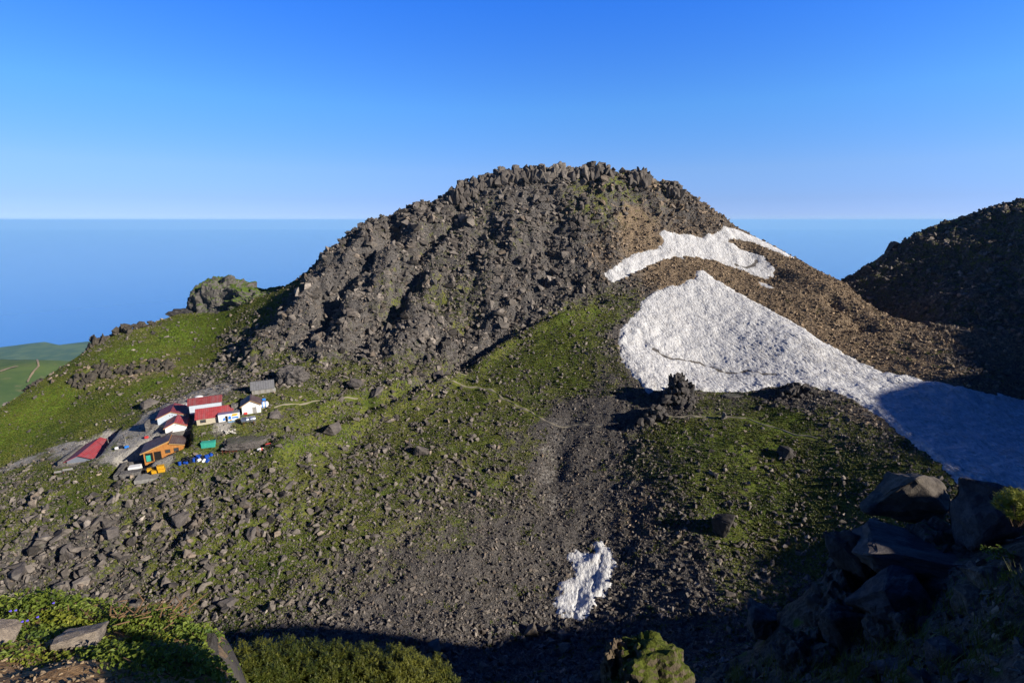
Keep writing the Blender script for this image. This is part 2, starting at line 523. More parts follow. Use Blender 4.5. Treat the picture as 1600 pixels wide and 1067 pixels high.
def snow_mat():
    k = N('old_snow')
    st = k.mapping((1.0, 0.35, 1.0), (0, 0, R(18)))
    a = k.noise(0.10, 4, 0.6, vec=st)
    b = k.noise(0.75, 4, 0.7, vec=st)
    c_ = k.noise(1.5, 3, 0.7, vec=k.mapping((1.0, 0.5, 1.0), (0, 0, R(18))))
    base = k.mix(k.ramp01(c_, 0.42, 0.70), (0.74, 0.735, 0.725), (0.50, 0.49, 0.48))
    base = k.mix(k.math('MULTIPLY', k.ramp01(b, 0.50, 0.68), 0.75), base, (0.44, 0.42, 0.40))
    base = k.mix(k.math('MULTIPLY', k.math('MULTIPLY', k.ramp01(a, 0.48, 0.72), k.ramp01(c_, 0.40, 0.66)), 0.75), base, (0.40, 0.37, 0.34))
    base = k.mix(k.ramp01(k.math('ADD', k.attr('dirt'), k.math('MULTIPLY', k.math('SUBTRACT', b, 0.5), 0.9)), 0.38, 0.75), base, (0.15, 0.135, 0.12))
    k.col(base).rough(0.75)
    k.b.inputs['Specular IOR Level'].default_value = 0.25
    k.bump(k.math('ADD', k.math('MULTIPLY', b, 0.5), c_), 1.0, 0.5)
    return k.m

def leaf_mat(name, c0, c1, transl=0.25):
    k = N(name)
    x = k.mix(k.attr('tint'), c0, c1)
    k.col(x).rough(0.55)
    k.b.inputs['Specular IOR Level'].default_value = 0.3
    tr = k.n('ShaderNodeBsdfTranslucent')
    k.put(tr.inputs[0], x)
    ms = k.n('ShaderNodeMixShader')
    ms.inputs[0].default_value = transl
    out = k.t.nodes['Material Output']
    k.t.links.new(k.b.outputs[0], ms.inputs[1])
    k.t.links.new(tr.outputs[0], ms.inputs[2])
    k.t.links.new(ms.outputs[0], out.inputs[0])
    return k.m

M_GROUND, M_ROCK, M_BOULDER, M_SNOW = ground_mat(), rock_mat(), rock_mat('boulder_rock', 'object', 1.0), snow_mat()
M_NEAR = rock_mat('near_boulder_rock', 'object', 4.0)

# ------------------------------------------------------------------ zones painted from the photo: where grass, rubble, ochre soil and gravel lie
# u, v, grass, rock cover, rock radius, ochre, gravel
ZT = '''480 480 5 100 85 0 0;560 430 5 100 85 0 0;620 400 12 100 90 5 0;560 500 12 100 80 0 0;620 480 25 90 80 0 0;650 520 10 100 85 0 0;700 350 20 95 95 5 0;760 330 22 95 100 10 0
700 430 18 95 90 0 0;780 400 18 95 90 5 0;850 420 8 100 80 5 0;780 300 8 100 110 5 0;850 300 8 100 120 10 0;900 300 28 85 110 10 0;930 330 34 75 80 20 0;960 290 38 75 90 20 0
980 300 45 65 70 30 0;990 340 22 60 50 80 0;1020 310 18 85 80 40 0;1070 310 12 95 80 30 0;1110 340 4 95 70 45 0;1000 380 10 75 55 70 0;900 380 8 100 80 10 0;940 400 10 90 60 45 0
900 440 8 100 75 10 0;700 540 8 100 85 0 0;760 520 4 100 90 5 0;600 540 4 100 85 0 0;500 540 4 100 80 0 0;430 530 4 100 80 0 0;820 470 4 100 85 0 0;690 480 40 70 80 0 0;720 490 35 80 70 0 0
440 570 58 50 75 0 0;520 590 62 45 80 0 0;600 585 58 50 75 0 0;680 590 48 60 80 0 0;400 590 52 50 80 0 0;380 550 30 80 70 0 0
880 520 88 20 60 0 0;930 500 82 20 50 0 0;850 560 88 18 55 0 0;900 600 82 20 55 0 0;960 600 25 75 45 0 10;980 520 15 80 45 0 0;950 480 55 45 50 0 0;800 560 80 25 60 0 0;740 610 78 22 60 0 0
640 650 72 35 75 0 0;560 640 68 40 75 0 0;480 640 78 28 60 0 0;560 700 66 42 80 0 0;650 720 66 38 75 0 0;740 680 70 34 75 0 0;780 740 64 42 65 0 0;820 640 72 30 50 0 0;700 760 52 58 70 0 0;600 760 66 44 70 0 0
872 690 0 35 24 0 47;860 740 0 40 24 0 46;885 668 0 35 25 0 45;868 775 8 60 30 0 50;848 700 25 30 30 20 50;905 700 5 90 40 0 5;895 750 5 95 42 0 0;830 700 50 35 45 0 5;905 650 10 70 40 0 15;835 770 40 65 50 0 0
940 700 8 100 42 0 0;930 640 4 92 40 0 20;990 640 10 92 45 0 0;960 780 8 100 48 5 0;1000 720 28 80 50 0 0;1000 800 18 90 48 35 0;900 830 4 100 45 0 0;960 880 4 100 55 0 0
800 840 14 92 48 0 0;800 900 8 100 52 0 0;700 900 6 100 48 0 0;700 840 28 85 50 0 0;620 880 22 88 50 0 0;550 900 32 75 50 0 0;480 930 42 62 55 0 0;600 960 6 100 50 0 0;760 970 8 100 62 0 0
560 820 68 40 60 0 0;480 860 72 40 60 0 0;420 900 72 40 65 0 0;350 920 62 50 65 0 0;400 820 56 55 90 0 0;480 780 62 50 85 0 0;330 780 46 66 105 0 0;250 800 38 76 115 0 0;150 830 22 92 120 0 0
80 870 18 95 125 0 0;50 920 18 92 130 0 0;200 900 32 82 125 0 0;280 900 48 60 100 0 0;60 790 46 62 90 0 0;120 770 85 20 70 0 0;30 760 56 42 70 0 0;200 770 46 60 100 0 0;300 740 56 48 80 0 0;420 740 62 44 80 0 0;480 720 66 40 80 0 0
1050 680 70 42 50 0 0;1130 680 84 28 45 0 0;1220 660 86 22 42 0 0;1300 660 46 62 45 0 0;1320 720 74 35 45 0 0;1200 740 80 35 48 0 0;1100 760 66 50 52 0 0;1060 800 32 82 52 0 0;1150 830 56 56 50 0 0
1240 820 66 50 48 0 0;1300 780 70 40 45 0 0;1150 900 36 72 52 0 0;1060 900 8 100 55 0 0;1360 700 28 70 45 0 0;1050 630 4 100 60 0 0;1130 630 26 60 40 0 10;1250 625 8 92 60 0 0;1350 650 16 72 45 35 0
1100 410 4 80 40 85 0;1060 420 2 75 38 95 0;1170 400 4 75 45 65 0;1220 450 4 72 40 70 0;1150 440 4 75 38 85 0;1300 480 5 75 42 75 0;1380 530 6 80 48 75 0;1450 570 5 80 48 75 0;1250 490 4 75 40 85 0;1330 520 5 75 42 85 0;1420 540 22 65 45 55 0
200 560 100 6 60 0 0;100 620 100 6 60 0 0;50 660 100 5 60 0 0;300 520 98 10 60 0 0;350 500 96 10 60 0 0;150 640 100 5 60 0 0;250 600 100 6 60 0 0;320 560 100 6 50 0 0;400 490 78 30 70 0 0;375 525 48 62 70 0 0
160 590 55 35 60 45 0;230 582 55 40 60 50 0;130 600 80 25 60 20 0;20 700 98 6 50 0 0;120 660 100 4 50 0 0;420 462 76 12 50 25 0;190 525 70 30 70 5 0;300 600 48 60 75 0 20;350 580 50 60 75 0 0;400 550 42 68 75 0 0;260 615 70 30 50 0 20
40 722 25 20 40 0 75;100 697 5 8 30 0 100;170 682 0 6 25 0 100;200 664 75 6 40 0 10;120 684 85 5 40 0 0;60 698 90 5 40 0 0;245 632 60 20 40 0 10;230 652 5 10 25 0 100;270 632 15 25 40 0 75;330 612 20 25 40 0 75;280 662 25 10 30 0 50;200 700 15 8 30 0 85;250 722 25 10 30 0 70;300 690 60 20 40 0 20;312 676 60 15 40 0 15;330 690 65 20 40 0 10;215 668 20 8 30 0 85;190 690 40 8 30 0 55
350 690 55 30 50 0 10;380 668 50 20 40 0 25;400 645 55 30 50 0 20;330 640 20 10 30 0 60;365 625 50 25 40 0 30;420 690 60 30 60 0 10;345 668 20 20 30 0 80;100 745 45 30 50 0 45;20 745 55 40 60 0 20;150 750 75 20 50 0 20;70 710 50 15 40 0 50;30 735 55 20 50 0 30;120 715 30 8 30 0 60
1450 430 40 80 90 0 0;1550 400 42 70 90 0 0;1550 500 40 75 90 0 0;1500 570 18 92 80 10 0;1590 420 40 75 90 0 0'''
ZS = []
for item in ZT.replace('\n', ';').split(';'):
    q = [float(x) for x in item.split()]
    p = at(q[0], q[1])
    ZS.append((p[0], p[1], *[x / 100 for x in q[2:]]))
for p in [(0, 45), (60, 60), (-60, 50), (120, 60), (200, 20), (300, 80), (150, 60), (340, 200), (180, 110)]:
    ZS.append((*p, 0.25, 0.85, 0.6, 0.0, 0.0))
ZS = np.array(ZS)
ZS[:, 4] *= np.where(ZS[:, 4] > 1.0, 0.80, 1.0)           # block field
dm_ = (ZS[:, 1] > 218) & (ZS[:, 3] > 0.6) & (ZS[:, 5] < 0.45) & (ZS[:, 0] < 160)
ZS[dm_, 4] *= 1.45
ZS[dm_, 2] = np.minimum(ZS[dm_, 2] * 1.25 + 0.05, 0.44)
sc_ = (ZS[:, 1] < 200) & (ZS[:, 2] <= 0.3) & (ZS[:, 0] > -70) & (ZS[:, 6] < 0.3)
ZS[sc_, 4] *= 0.68
ZS[sc_, 2] = ZS[sc_, 2] * 1.35 + 0.04
gv_ = (((ZS[:, 0] < 22) & (ZS[:, 1] < 215)) | ((ZS[:, 0] < 60) & (ZS[:, 0] > -60) & (ZS[:, 1] < 266) & (ZS[:, 1] > 190))) & (ZS[:, 2] > 0.3) & (ZS[:, 2] < 0.97) & (ZS[:, 6] < 0.3)
ZS[gv_, 3] = np.minimum(1.0, ZS[gv_, 3] * 1.45)
ZS[gv_, 4] *= 0.9
lf_ = (ZS[:, 0] < -60) & (ZS[:, 1] < 160) & (ZS[:, 2] < 0.6)
ZS[lf_, 2] += 0.10
ZS[dm_, 4] *= 1.12
hl_ = (ZS[:, 0] > 35) & (ZS[:, 1] < 185) & (ZS[:, 2] > 0.3) & (ZS[:, 5] < 0.3)
ZS[hl_, 2] += 0.12
ZS[hl_, 3] *= 0.8

def zones(x, y):
    sh = np.shape(x)
    x, y = np.ravel(x), np.ravel(y)
    wsum, acc = np.zeros(len(x)), np.zeros((len(x), 5))
    for r in ZS:
        w = 1.0 / (((x - r[0]) ** 2 + (y - r[1]) ** 2) + 6.0) ** 2
        wsum += w
        acc += w[:, None] * r[2:]
    return (acc / wsum[:, None]).T.reshape(5, *sh)

# ------------------------------------------------------------------ snow outlines (photo pixels -> plan)
SNOW = {
 'upper': [(942, 431), (961, 418), (975, 405), (990, 396), (1012, 391), (1027, 385), (1034, 376), (1028, 367), (1023, 364), (1038, 361), (1063, 366), (1096, 369), (1122, 362), (1129, 355), (1151, 359),
           (1184, 373), (1220, 391), (1253, 408), (1231, 404), (1202, 391), (1172, 379), (1148, 375), (1140, 378), (1158, 387), (1180, 396), (1195, 405), (1206, 416), (1213, 424), (1209, 433), (1197, 438),
           (1180, 433), (1158, 424), (1129, 413), (1111, 407), (1092, 404), (1070, 402), (1072, 409), (1056, 402), (1034, 409), (1005, 422), (979, 435), (961, 444), (955, 447), (950, 440)],
 'small': [(1180, 439), (1198, 442), (1215, 451), (1202, 452), (1187, 446)],
 'main': [(1100, 422), (1111, 431), (1129, 442), (1151, 455), (1184, 473), (1202, 482), (1231, 499), (1261, 515), (1279, 530), (1307, 545), (1349, 568), (1391, 583), (1449, 593), (1508, 606), (1550, 617),
          (1600, 627), (1700, 645), (1830, 690), (1850, 760), (1760, 815), (1640, 800), (1560, 790), (1504, 776), (1484, 744), (1444, 710), (1400, 678), (1376, 655), (1347, 637), (1321, 621), (1290, 611), (1250, 604), (1208, 604), (1185, 611), (1164, 614),
          (1127, 614), (1085, 612), (1060, 606), (1032, 612), (1009, 616), (996, 600), (985, 587), (972, 566), (963, 537), (968, 515), (983, 500), (997, 482), (1001, 468), (1016, 458), (1030, 451),
          (1049, 444), (1063, 446), (1070, 438), (1083, 435), (1085, 424)],
 'lower': [(932, 850), (950, 858), (957, 876), (956, 894), (950, 916), (943, 930), (928, 937), (930, 948), (914, 956), (917, 961), (907, 967), (885, 966), (874, 959), (867, 946), (881, 930), (878, 916),
           (899, 901), (898, 890), (892, 869), (901, 861), (917, 865), (928, 868)]}
SNOWP = {k: atp(v) for k, v in SNOW.items()}

def snow_sd(x, y):
    s = np.full(np.shape(x), -1e9)
    for k, p in SNOWP.items():
        a = np.array(p)
        lo, hi = a.min(0) - 6, a.max(0) + 6
        m = (x > lo[0]) & (x < hi[0]) & (y > lo[1]) & (y < hi[1])
        if m.any():
            s[m] = np.maximum(s[m], poly_sd(x[m], y[m], p))
    return s

# ------------------------------------------------------------------ final ground heights
ZG, ZC, ZR, ZB, ZV = zones(GX, GY)
Z = base_z(GX, GY)
# box blur hides the 2 m lattice of the spline
def blur(A, n):
    for _ in range(n):
        A = np.pad(A, 1, mode='edge')
        A = (A[1:-1, :-2] + 2 * A[1:-1, 1:-1] + A[1:-1, 2:]) / 4
        A = np.pad(A, 1, mode='edge')
        A = (A[:-2, 1:-1] + 2 * A[1:-1, 1:-1] + A[2:, 1:-1]) / 4
    return A
Z = blur(Z, 3)

def feature(pts, amp, width, side=0.0):
    """a rib (amp > 0) or trench (amp < 0) along a line of photo pixels"""
    global Z
    p = atp(pts)
    a = np.array(p)
    lo, hi = a.min(0) - 4 * width, a.max(0) + 4 * width
    m = (GX > lo[0]) & (GX < hi[0]) & (GY > lo[1]) & (GY < hi[1])
    wx, wy = GX[m] + 7 * fbm(GX[m], GY[m], 24, 3, 6), GY[m] + 7 * fbm(GX[m], GY[m], 24, 3, 7)
    d = line_d(wx if width > 5 else GX[m], wy if width > 5 else GY[m], p)
    wob = 1 + 0.9 * pnoise(GX[m] / 14, GY[m] / 14, 5)
    Z[m] += amp * wob * np.exp(-(d / width) ** 2)

# ribs and gullies on the dome's left flank
feature([(565, 385), (535, 415), (500, 450), (450, 505), (410, 545)], 6.5, 7)
feature([(620, 345), (575, 415), (535, 470), (480, 520)], -6.0, 7)
feature([(665, 365), (630, 405), (590, 450), (545, 510), (520, 550)], 7.5, 8)
feature([(720, 330), (668, 395), (625, 460), (600, 520)], -6.5, 7)
feature([(735, 345), (700, 380), (665, 440), (650, 500), (640, 550)], 6.0, 8)
feature([(690, 470), (720, 500), (760, 530)], -4.5, 6)
feature([(800, 360), (770, 440), (760, 500)], 4.5, 9)
feature([(870, 330), (850, 400), (845, 450)], -4.0, 8)
feature([(960, 300), (930, 360), (920, 420)], 3.0, 8)
feature([(1010, 275), (990, 310), (985, 350)], -2.0, 5)
# trough behind the moraine lobe, and its crest
feature([(935, 474), (860, 495), (800, 522), (740, 560), (690, 585), (640, 612), (570, 645)], -3.0, 4.0)
feature([(955, 478), (880, 498), (820, 525), (770, 560), (720, 590), (640, 622), (580, 650), (510, 690), (440, 705)], 2.6, 4.0)
feature([(700, 570), (640, 598), (590, 622)], 2.2, 3.0)
feature([(560, 612), (500, 640), (470, 662)], 1.8, 3.0)
# gravel chute
feature([(890, 660), (870, 700), (862, 745), (868, 790)], -1.6, 5)
# hollow on the brown spur
feature([(1300, 470), (1330, 490), (1350, 510)], -3.0, 4)
feature([(1190, 395), (1240, 430), (1290, 452)], 1.5, 4)
# crag line on the left ridge
feature([(120, 590), (160, 580), (200, 575), (260, 572)], 2.0, 5)
feature([(150, 530), (185, 522), (220, 515)], 2.0, 4)

nod = smooth(0.15, 0.9, ZC) * (1 - 0.8 * smooth(0.3, 0.8, ZV))
big = smooth(0.5, 1.0, ZR)
Z += nod * (0.9 + 1.6 * big) * (ridged(GX, GY, 13, 3, 3) - 0.2)
domem = smooth(0, 12, poly_sd(GX, GY, atp([(400, 575), (500, 570), (600, 572), (700, 580), (745, 565), (830, 500), (950, 450), (1000, 400), (1010, 330), (1110, 345)]) + [(150, 400), (-120, 400)]))
Z += domem * (3.4 * (ridged(GX, GY, 30, 3, 13) - 0.25) + 1.3 * fbm(GX, GY, 7, 3, 14))
Z += nod * (0.4 + 0.7 * big) * fbm(GX, GY, 4.2, 3, 8)
Z += (1 - nod) * 0.35 * fbm(GX, GY, 7, 3, 21) + (1 - 0.8 * ZV) * 0.12 * fbm(GX, GY, 2.2, 2, 22)
SD = snow_sd(GX, GY)
Z -= 0.25 * smooth(-0.5, 3, SD)
# the far wall on the right is craggy
wall = smooth(150, 260, GX - 0.3 * (GY - 200)) * smooth(0, 60, GY - 40)
Z += wall * 6.0 * (ridged(GX, GY, 34, 4, 41) - 0.15) + wall * 1.2 * ridged(GX, GY, 9, 3, 44)
# jagged rim crest beside the viewpoint
rimm = np.exp(-(line_d(GX, GY, [(r[0], r[1]) for r in RIMZ]) / 9) ** 2) * smooth(40, 110, GX)
Z += rimm * 1.6 * ridged(GX, GY, 11, 3, 51)

PADS = []
def pad(cx, cy, hx, hy, rot, z, soft=3.0):
    """level the ground under a building"""
    global Z
    m = (np.abs(GX - cx) < hx + hy + soft) & (np.abs(GY - cy) < hx + hy + soft)
    dx, dy = GX[m] - cx, GY[m] - cy
    lx, ly = dx * math.cos(rot) + dy * math.sin(rot), -dx * math.sin(rot) + dy * math.cos(rot)
    d = np.maximum(np.abs(lx) - hx, np.abs(ly) - hy)
    w = 1 - smooth(0.0, soft, d)
    Z[m] = Z[m] * (1 - w) + z * w
    PADS.append((cx, cy, hx, hy, rot))

def in_pads(x, y, grow=0.6):
    k = np.zeros(np.shape(x), bool)
    for cx, cy, hx, hy, rot in PADS:
        dx, dy = x - cx, y - cy
        k |= (np.abs(dx * math.cos(rot) + dy * math.sin(rot)) < hx + grow) & (np.abs(-dx * math.sin(rot) + dy * math.cos(rot)) < hy + grow)
    return k

def ground(x, y):
    return bil(Z, GX0, GY0, GS, x, y)
# ------------------------------------------------------------------ where the huts stand (levelled before the ground is meshed)
def project(x, y, z):
    dep, up = y * CP - z * SP, z * CP + y * SP
    return 800 + F * x / dep, 533.5 - F * up / dep

class Site:
    """front base line from a photo pixel, a heading and the pixel column where the front ends"""
    def __init__(s, u0, v0, u1, depth, rot=25.6, zoff=0.0, dopad=True):
        x, y, z = at(u0, v0)
        s.rot = R(rot)
        ex, ey = math.cos(s.rot), math.sin(s.rot)
        lo, hi = 0.2, 60.0
        for _ in range(40):
            w = (lo + hi) / 2
            if project(x + ex * w, y + ey * w, z)[0] < u1: lo = w
            else: hi = w
        s.w, s.d, s.z = w, depth, z + zoff
        s.o = (x + ex * w / 2, y + ey * w / 2, s.z)          # middle of the front base
        if dopad:
            pad(s.o[0] - ey * depth / 2, s.o[1] + ex * depth / 2, w / 2 + 0.6, depth / 2 + 0.6, s.rot, s.z)

SITES = {
 'lodge': Site(224, 722, 289, 8.5),
 'bunk': Site(105, 724, 146, 15, 15.7),
 'blue': Site(247, 664, 292, 9.5),
 'small': Site(259, 678, 292, 7.5),
 'long': Site(308, 665, 364, 8.0),
 'annex': Site(297, 648, 347, 5.0, zoff=1.2, dopad=False),
 'truckbox': Site(342, 661, 375, 2.6),
 'white': Site(379, 648, 408, 6.5),
 'shed': Site(394, 617, 428, 5.0),
 'yard': Site(180, 749, 222, 10.0, 22.0),
}

# ------------------------------------------------------------------ ground mesh, split into hill, mountain, crater wall and valley
ny, nx = GX.shape
slope_n = np.stack(np.gradient(Z, GS), 0)
_ridge_face = np.zeros_like(Z)
LUSH = smooth(0.82, 0.97, ZG) * (1 - smooth(-150, -90, GX)) + smooth(0.75, 0.9, ZG) * smooth(0, 30, GX) * 0.5
idx = np.arange(nx * ny).reshape(ny, nx)
quads = np.stack([idx[:-1, :-1], idx[:-1, 1:], idx[1:, 1:], idx[1:, :-1]], -1).reshape(-1, 4)
fcx, fcy = (GX[:-1, :-1] + GS / 2).ravel(), (GY[:-1, :-1] + GS / 2).ravel()
foot = atp([(390, 590), (500, 578), (600, 578), (700, 592), (745, 575), (830, 506), (945, 468), (1000, 462), (1080, 436), (1100, 420), (1180, 470), (1300, 541), (1390, 581), (1450, 592), (1495, 597)])
hillp = atp([(390, 590), (300, 618), (230, 648), (100, 690), (0, 725)])
REG = {
 'mountain': foot + [(178, 200), (190, 235), (200, 300), (215, 490), (-140, 490)],
 'hill': [(-140, 490)] + hillp + [(-330, 150), (-330, 490)],
 'crater_wall': [(163, 176), (178, 200), (190, 235), (200, 300), (215, 490), (440, 490), (440, -80), (20, -80), (20, 0), (60, 25), (120, 60), (165, 110)]}
owner = np.full(len(quads), 3)
for k, (nm, poly) in enumerate(REG.items()):
    wob = 3 * fbm(fcx, fcy, 11, 3, 70)
    owner[(poly_sd(fcx, fcy, poly) + wob * 0 > 0) & (owner == 3)] = k
VCO = np.stack([GX, GY, Z], -1).reshape(-1, 3)
for k, nm in enumerate(list(REG) + ['valley_ground']):
    q = quads[owner == k]
    used = np.unique(q)
    remap = np.zeros(nx * ny, np.int32)
    remap[used] = np.arange(len(used))
    me = np_mesh(nm, VCO[used], remap[q], True)
    for an, arr in (('grass', ZG), ('brown', ZB), ('gravel', ZV), ('lush', LUSH)):
        fattr(me, an, arr.ravel()[used])
    tag(obj(nm, me, M_GROUND), kind='structure')

# ------------------------------------------------------------------ snow
def snow_patch(key, label, step, thick, cup, dirtlines=()):
    p = np.array(SNOWP[key])
    lo, hi = p.min(0) - 2, p.max(0) + 2
    X, Y = np.meshgrid(np.arange(lo[0], hi[0], step), np.arange(lo[1], hi[1], step))
    sd = poly_sd(X, Y, SNOWP[key]) + (1.4 if key == 'lower' else 0.0) + 0.9 * min(1, thick) * fbm(X, Y, 3.5, 3, 91) + 0.3 * fbm(X, Y, 1.1, 2, 92)
    z = blur(ground(X, Y), 6)
    ct, st = math.cos(R(20)), math.sin(R(20))
    A, B = (X * ct + Y * st), (-X * st + Y * ct)
    cups = ridged(A, B / 2.0, 1.3, 1, 95) * 0.75
    z = z + thick * smooth(-0.3, 3.0, sd) - 0.2 + cup * cups * smooth(0, 1.5, sd)
    z -= 0.6 * smooth(0.3, -1.0, sd)
    dirt = smooth(1.6, 0.0, sd) * 0.30
    for line, wd, amt in dirtlines:
        lp = atp(line)
        dl = line_d(X, Y, lp) + 0.8 * pnoise(X / 2.5, Y / 2.5, 97)
        wl_ = np.exp(-(dl / wd) ** 2)
        dirt = np.maximum(dirt, amt * wl_)
        z -= 0.25 * wl_
    n_y, n_x = X.shape
    ii = np.arange(n_x * n_y).reshape(n_y, n_x)
    qd = np.stack([ii[:-1, :-1], ii[:-1, 1:], ii[1:, 1:], ii[1:, :-1]], -1).reshape(-1, 4)
    keep = (sd.ravel()[qd] > -0.9).all(1)
    qd = qd[keep]
    used = np.unique(qd)
    rm = np.zeros(n_x * n_y, np.int32)
    rm[used] = np.arange(len(used))
    me = np_mesh('snow_patch', np.stack([X, Y, z], -1).reshape(-1, 3)[used], rm[qd], True)
    fattr(me, 'dirt', dirt.ravel()[used])
    return tag(obj('snow_patch', me, M_SNOW), label, 'snow patch')

snow_patch('main', 'large fan of old snow filling the basin below the dome, right part in shadow', 0.36, 0.9, 0.30,
           [([(1020, 548), (1045, 562), (1070, 565), (1092, 568), (1112, 576), (1128, 583), (1150, 584), (1168, 581), (1190, 587), (1212, 588)], 0.8, 0.95),
            ([(1140, 500), (1200, 520), (1260, 545), (1330, 572)], 3.0, 0.42), ([(1150, 540), (1230, 560), (1320, 585), (1400, 600)], 2.5, 0.42), ([(1240, 530), (1300, 552), (1370, 580)], 1.6, 0.5)])
snow_patch('upper', 'upper snow patch with a thin arm along the dome shoulder and a narrow left tongue', 0.36, 0.7, 0.26,
           [([(1150, 415), (1165, 419), (1178, 416), (1182, 408)], 1.2, 0.9), ([(1150, 372), (1180, 384), (1222, 398)], 0.6, 0.8), ([(1030, 366), (1036, 378), (1030, 392)], 0.7, 0.6)])
snow_patch('small', 'tiny snow scrap on brown ground just below the upper snow patch', 0.35, 0.4, 0.12)
snow_patch('lower', 'small dirty snow remnant strewn with rocks at the bottom of the gully', 0.2, 0.9, 0.16, [([(905, 925), (895, 965)], 0.4, 0.5), ([(940, 870), (925, 930)], 0.4, 0.45)])

# ------------------------------------------------------------------ footpaths draped on the ground
PATHS = []
def ribbon(name, pix, width, mat, lift=0.06, seed=0):
    p = np.array(atp(pix))
    PATHS.append((p, width))
    seg = np.linalg.norm(np.diff(p, axis=0), axis=1)
    t = np.r_[0, np.cumsum(seg)]
    tt = np.arange(0, t[-1], 0.6)
    x, y = np.interp(tt, t, p[:, 0]), np.interp(tt, t, p[:, 1])
    dx, dy = np.gradient(x), np.gradient(y)
    L = np.hypot(dx, dy) + 1e-9
    nxn, nyn = -dy / L, dx / L
    off = 0.8 * pnoise(tt / 6, tt * 0 + seed, 33)
    wdt = width * (0.45 + 0.9 * (pnoise(tt / 3.2, tt * 0 + 3 + seed, 34)))
    wdt = np.maximum(wdt, width * 0.06)
    rows = []
    for s in (-1, -0.33, 0.33, 1):
        px, py = x + nxn * (off + s * wdt / 2), y + nyn * (off + s * wdt / 2)
        rows.append(np.stack([px, py, ground(px, py) + lift * (1 if abs(s) < 0.5 else -0.6)], -1))
    co = np.concatenate(rows)
    n = len(tt)
    f = [[r * n + i, r * n + i + 1, (r + 1) * n + i + 1, (r + 1) * n + i] for r in range(3) for i in range(n - 1)]
    return tag(obj(name, np_mesh(name, co, f, True), mat), kind='structure')
kp = N('path_dirt')
kp.col(kp.mix(kp.noise(1.5, 4), (0.20, 0.175, 0.13), (0.34, 0.30, 0.225)))
M_PATH = kp.m
ribbon('footpath', [(428, 637), (455, 632), (490, 629), (525, 627), (560, 624)], 1.4, M_PATH, 0.22, 1)
ribbon('footpath', [(690, 596), (705, 602), (722, 604), (745, 605), (765, 608), (785, 622), (808, 634), (830, 645), (850, 657), (868, 663)], 1.7, M_PATH, 0.22, 2)
ribbon('footpath', [(700, 602), (712, 592), (730, 590), (745, 598)], 0.8, M_PATH, 0.22, 3)
ribbon('footpath', [(868, 663), (890, 661), (915, 663), (940, 668)], 1.3, M_PATH, 0.22, 4)
ribbon('footpath', [(1012, 654), (1045, 653), (1085, 652), (1128, 651), (1165, 655), (1200, 664), (1245, 680), (1280, 685)], 1.3, M_PATH, 0.22, 5)

# ------------------------------------------------------------------ rock shapes
def hull_rock(n, seed):
    rs = np.random.RandomState(seed)
    pts = []
    while len(pts) < n:
        p = rs.uniform(-1, 1, 3)
        r4 = (np.abs(p) ** 6).sum() ** (1 / 6)
        q = p / r4 * rs.uniform(0.7, 1.0)
        pts.append(q * (1, 1, 1))
    bm = bmesh.new()
    for p in pts: bm.verts.new(p)
    r = bmesh.ops.convex_hull(bm, input=bm.verts)
    bmesh.ops.delete(bm, geom=[g for g in r['geom_interior'] if isinstance(g, bmesh.types.BMVert)], context='VERTS')
    bmesh.ops.dissolve_limit(bm, angle_limit=R(12), verts=bm.verts, edges=bm.edges)
    bmesh.ops.triangulate(bm, faces=bm.faces)
    bm.verts.index_update()
    v = np.array([x.co[:] for x in bm.verts])
    f = np.array([[q.index for q in x.verts] for x in bm.faces])
    bm.free()
    return v, f

PROTO = [hull_rock(9 + k % 4, 100 + k) for k in range(18)]

def rot_mats(n, rs, tilt=1.0):
    """random rotations; tilt 1 = any, small = nearly upright"""
    a = rs.uniform(0, 2 * np.pi, n)
    b = rs.normal(0, 0.9 * tilt, n)
    g = rs.normal(0, 0.9 * tilt, n)
    def mk(ax, t):
        c_, s_ = np.cos(t), np.sin(t)
        M = np.zeros((n, 3, 3))
        i, j = [(1, 2), (0, 2), (0, 1)][ax]
        M[:, ax, ax] = 1
        M[:, i, i] = c_
        M[:, j, j] = c_
        M[:, i, j] = -s_
        M[:, j, i] = s_
        return M
    return mk(2, a) @ mk(0, b) @ mk(1, g)

def rocks_mesh(name, pos, rad, cols, seed=0, tilt=1.0, flat=(0.4, 0.95)):
    rs = np.random.RandomState(seed)
    n = len(pos)
    pid = rs.randint(0, len(PROTO), n)
    sc = np.stack([rs.uniform(0.8, 1.6, n), rs.uniform(0.55, 1.05, n), rs.uniform(*flat, n)], -1) * rad[:, None]
    M = rot_mats(n, rs, tilt)
    vs, fs, cs, base = [], [], [], 0
    for k, (pv, pf) in enumerate(PROTO):
        m = np.where(pid == k)[0]
        if not len(m): continue
        v = pv[None] * sc[m][:, None]
        v = np.einsum('nij,nkj->nki', M[m], v) + pos[m][:, None]
        nv = len(pv)
        fs.append((pf[None] + (np.arange(len(m)) * nv)[:, None, None] + base).reshape(-1, 3))
        vs.append(v.reshape(-1, 3))
        cs.append(np.repeat(cols[m], nv, 0))
        base += len(m) * nv
    me = np_mesh(name, np.concatenate(vs), np.concatenate(fs))
    cattr(me, 'rock_colour', np.concatenate(cs))
    return me

EYES = [(0, 0, 0), (-14, 2, 2), (14, 2, 2)]
def visible(x, y, z, slack=0.5):
    ok = np.zeros(len(x), bool)
    for ex, ey, ez in EYES:
        clear = np.ones(len(x), bool)
        for t in np.linspace(0.25, 0.985, 46):
            px, py, pz = ex + (x - ex) * t, ey + (y - ey) * t, ez + (z - ez) * t
            clear &= (pz > ground(px, py) - slack) | (py < 40)
        ok |= clear
    return ok

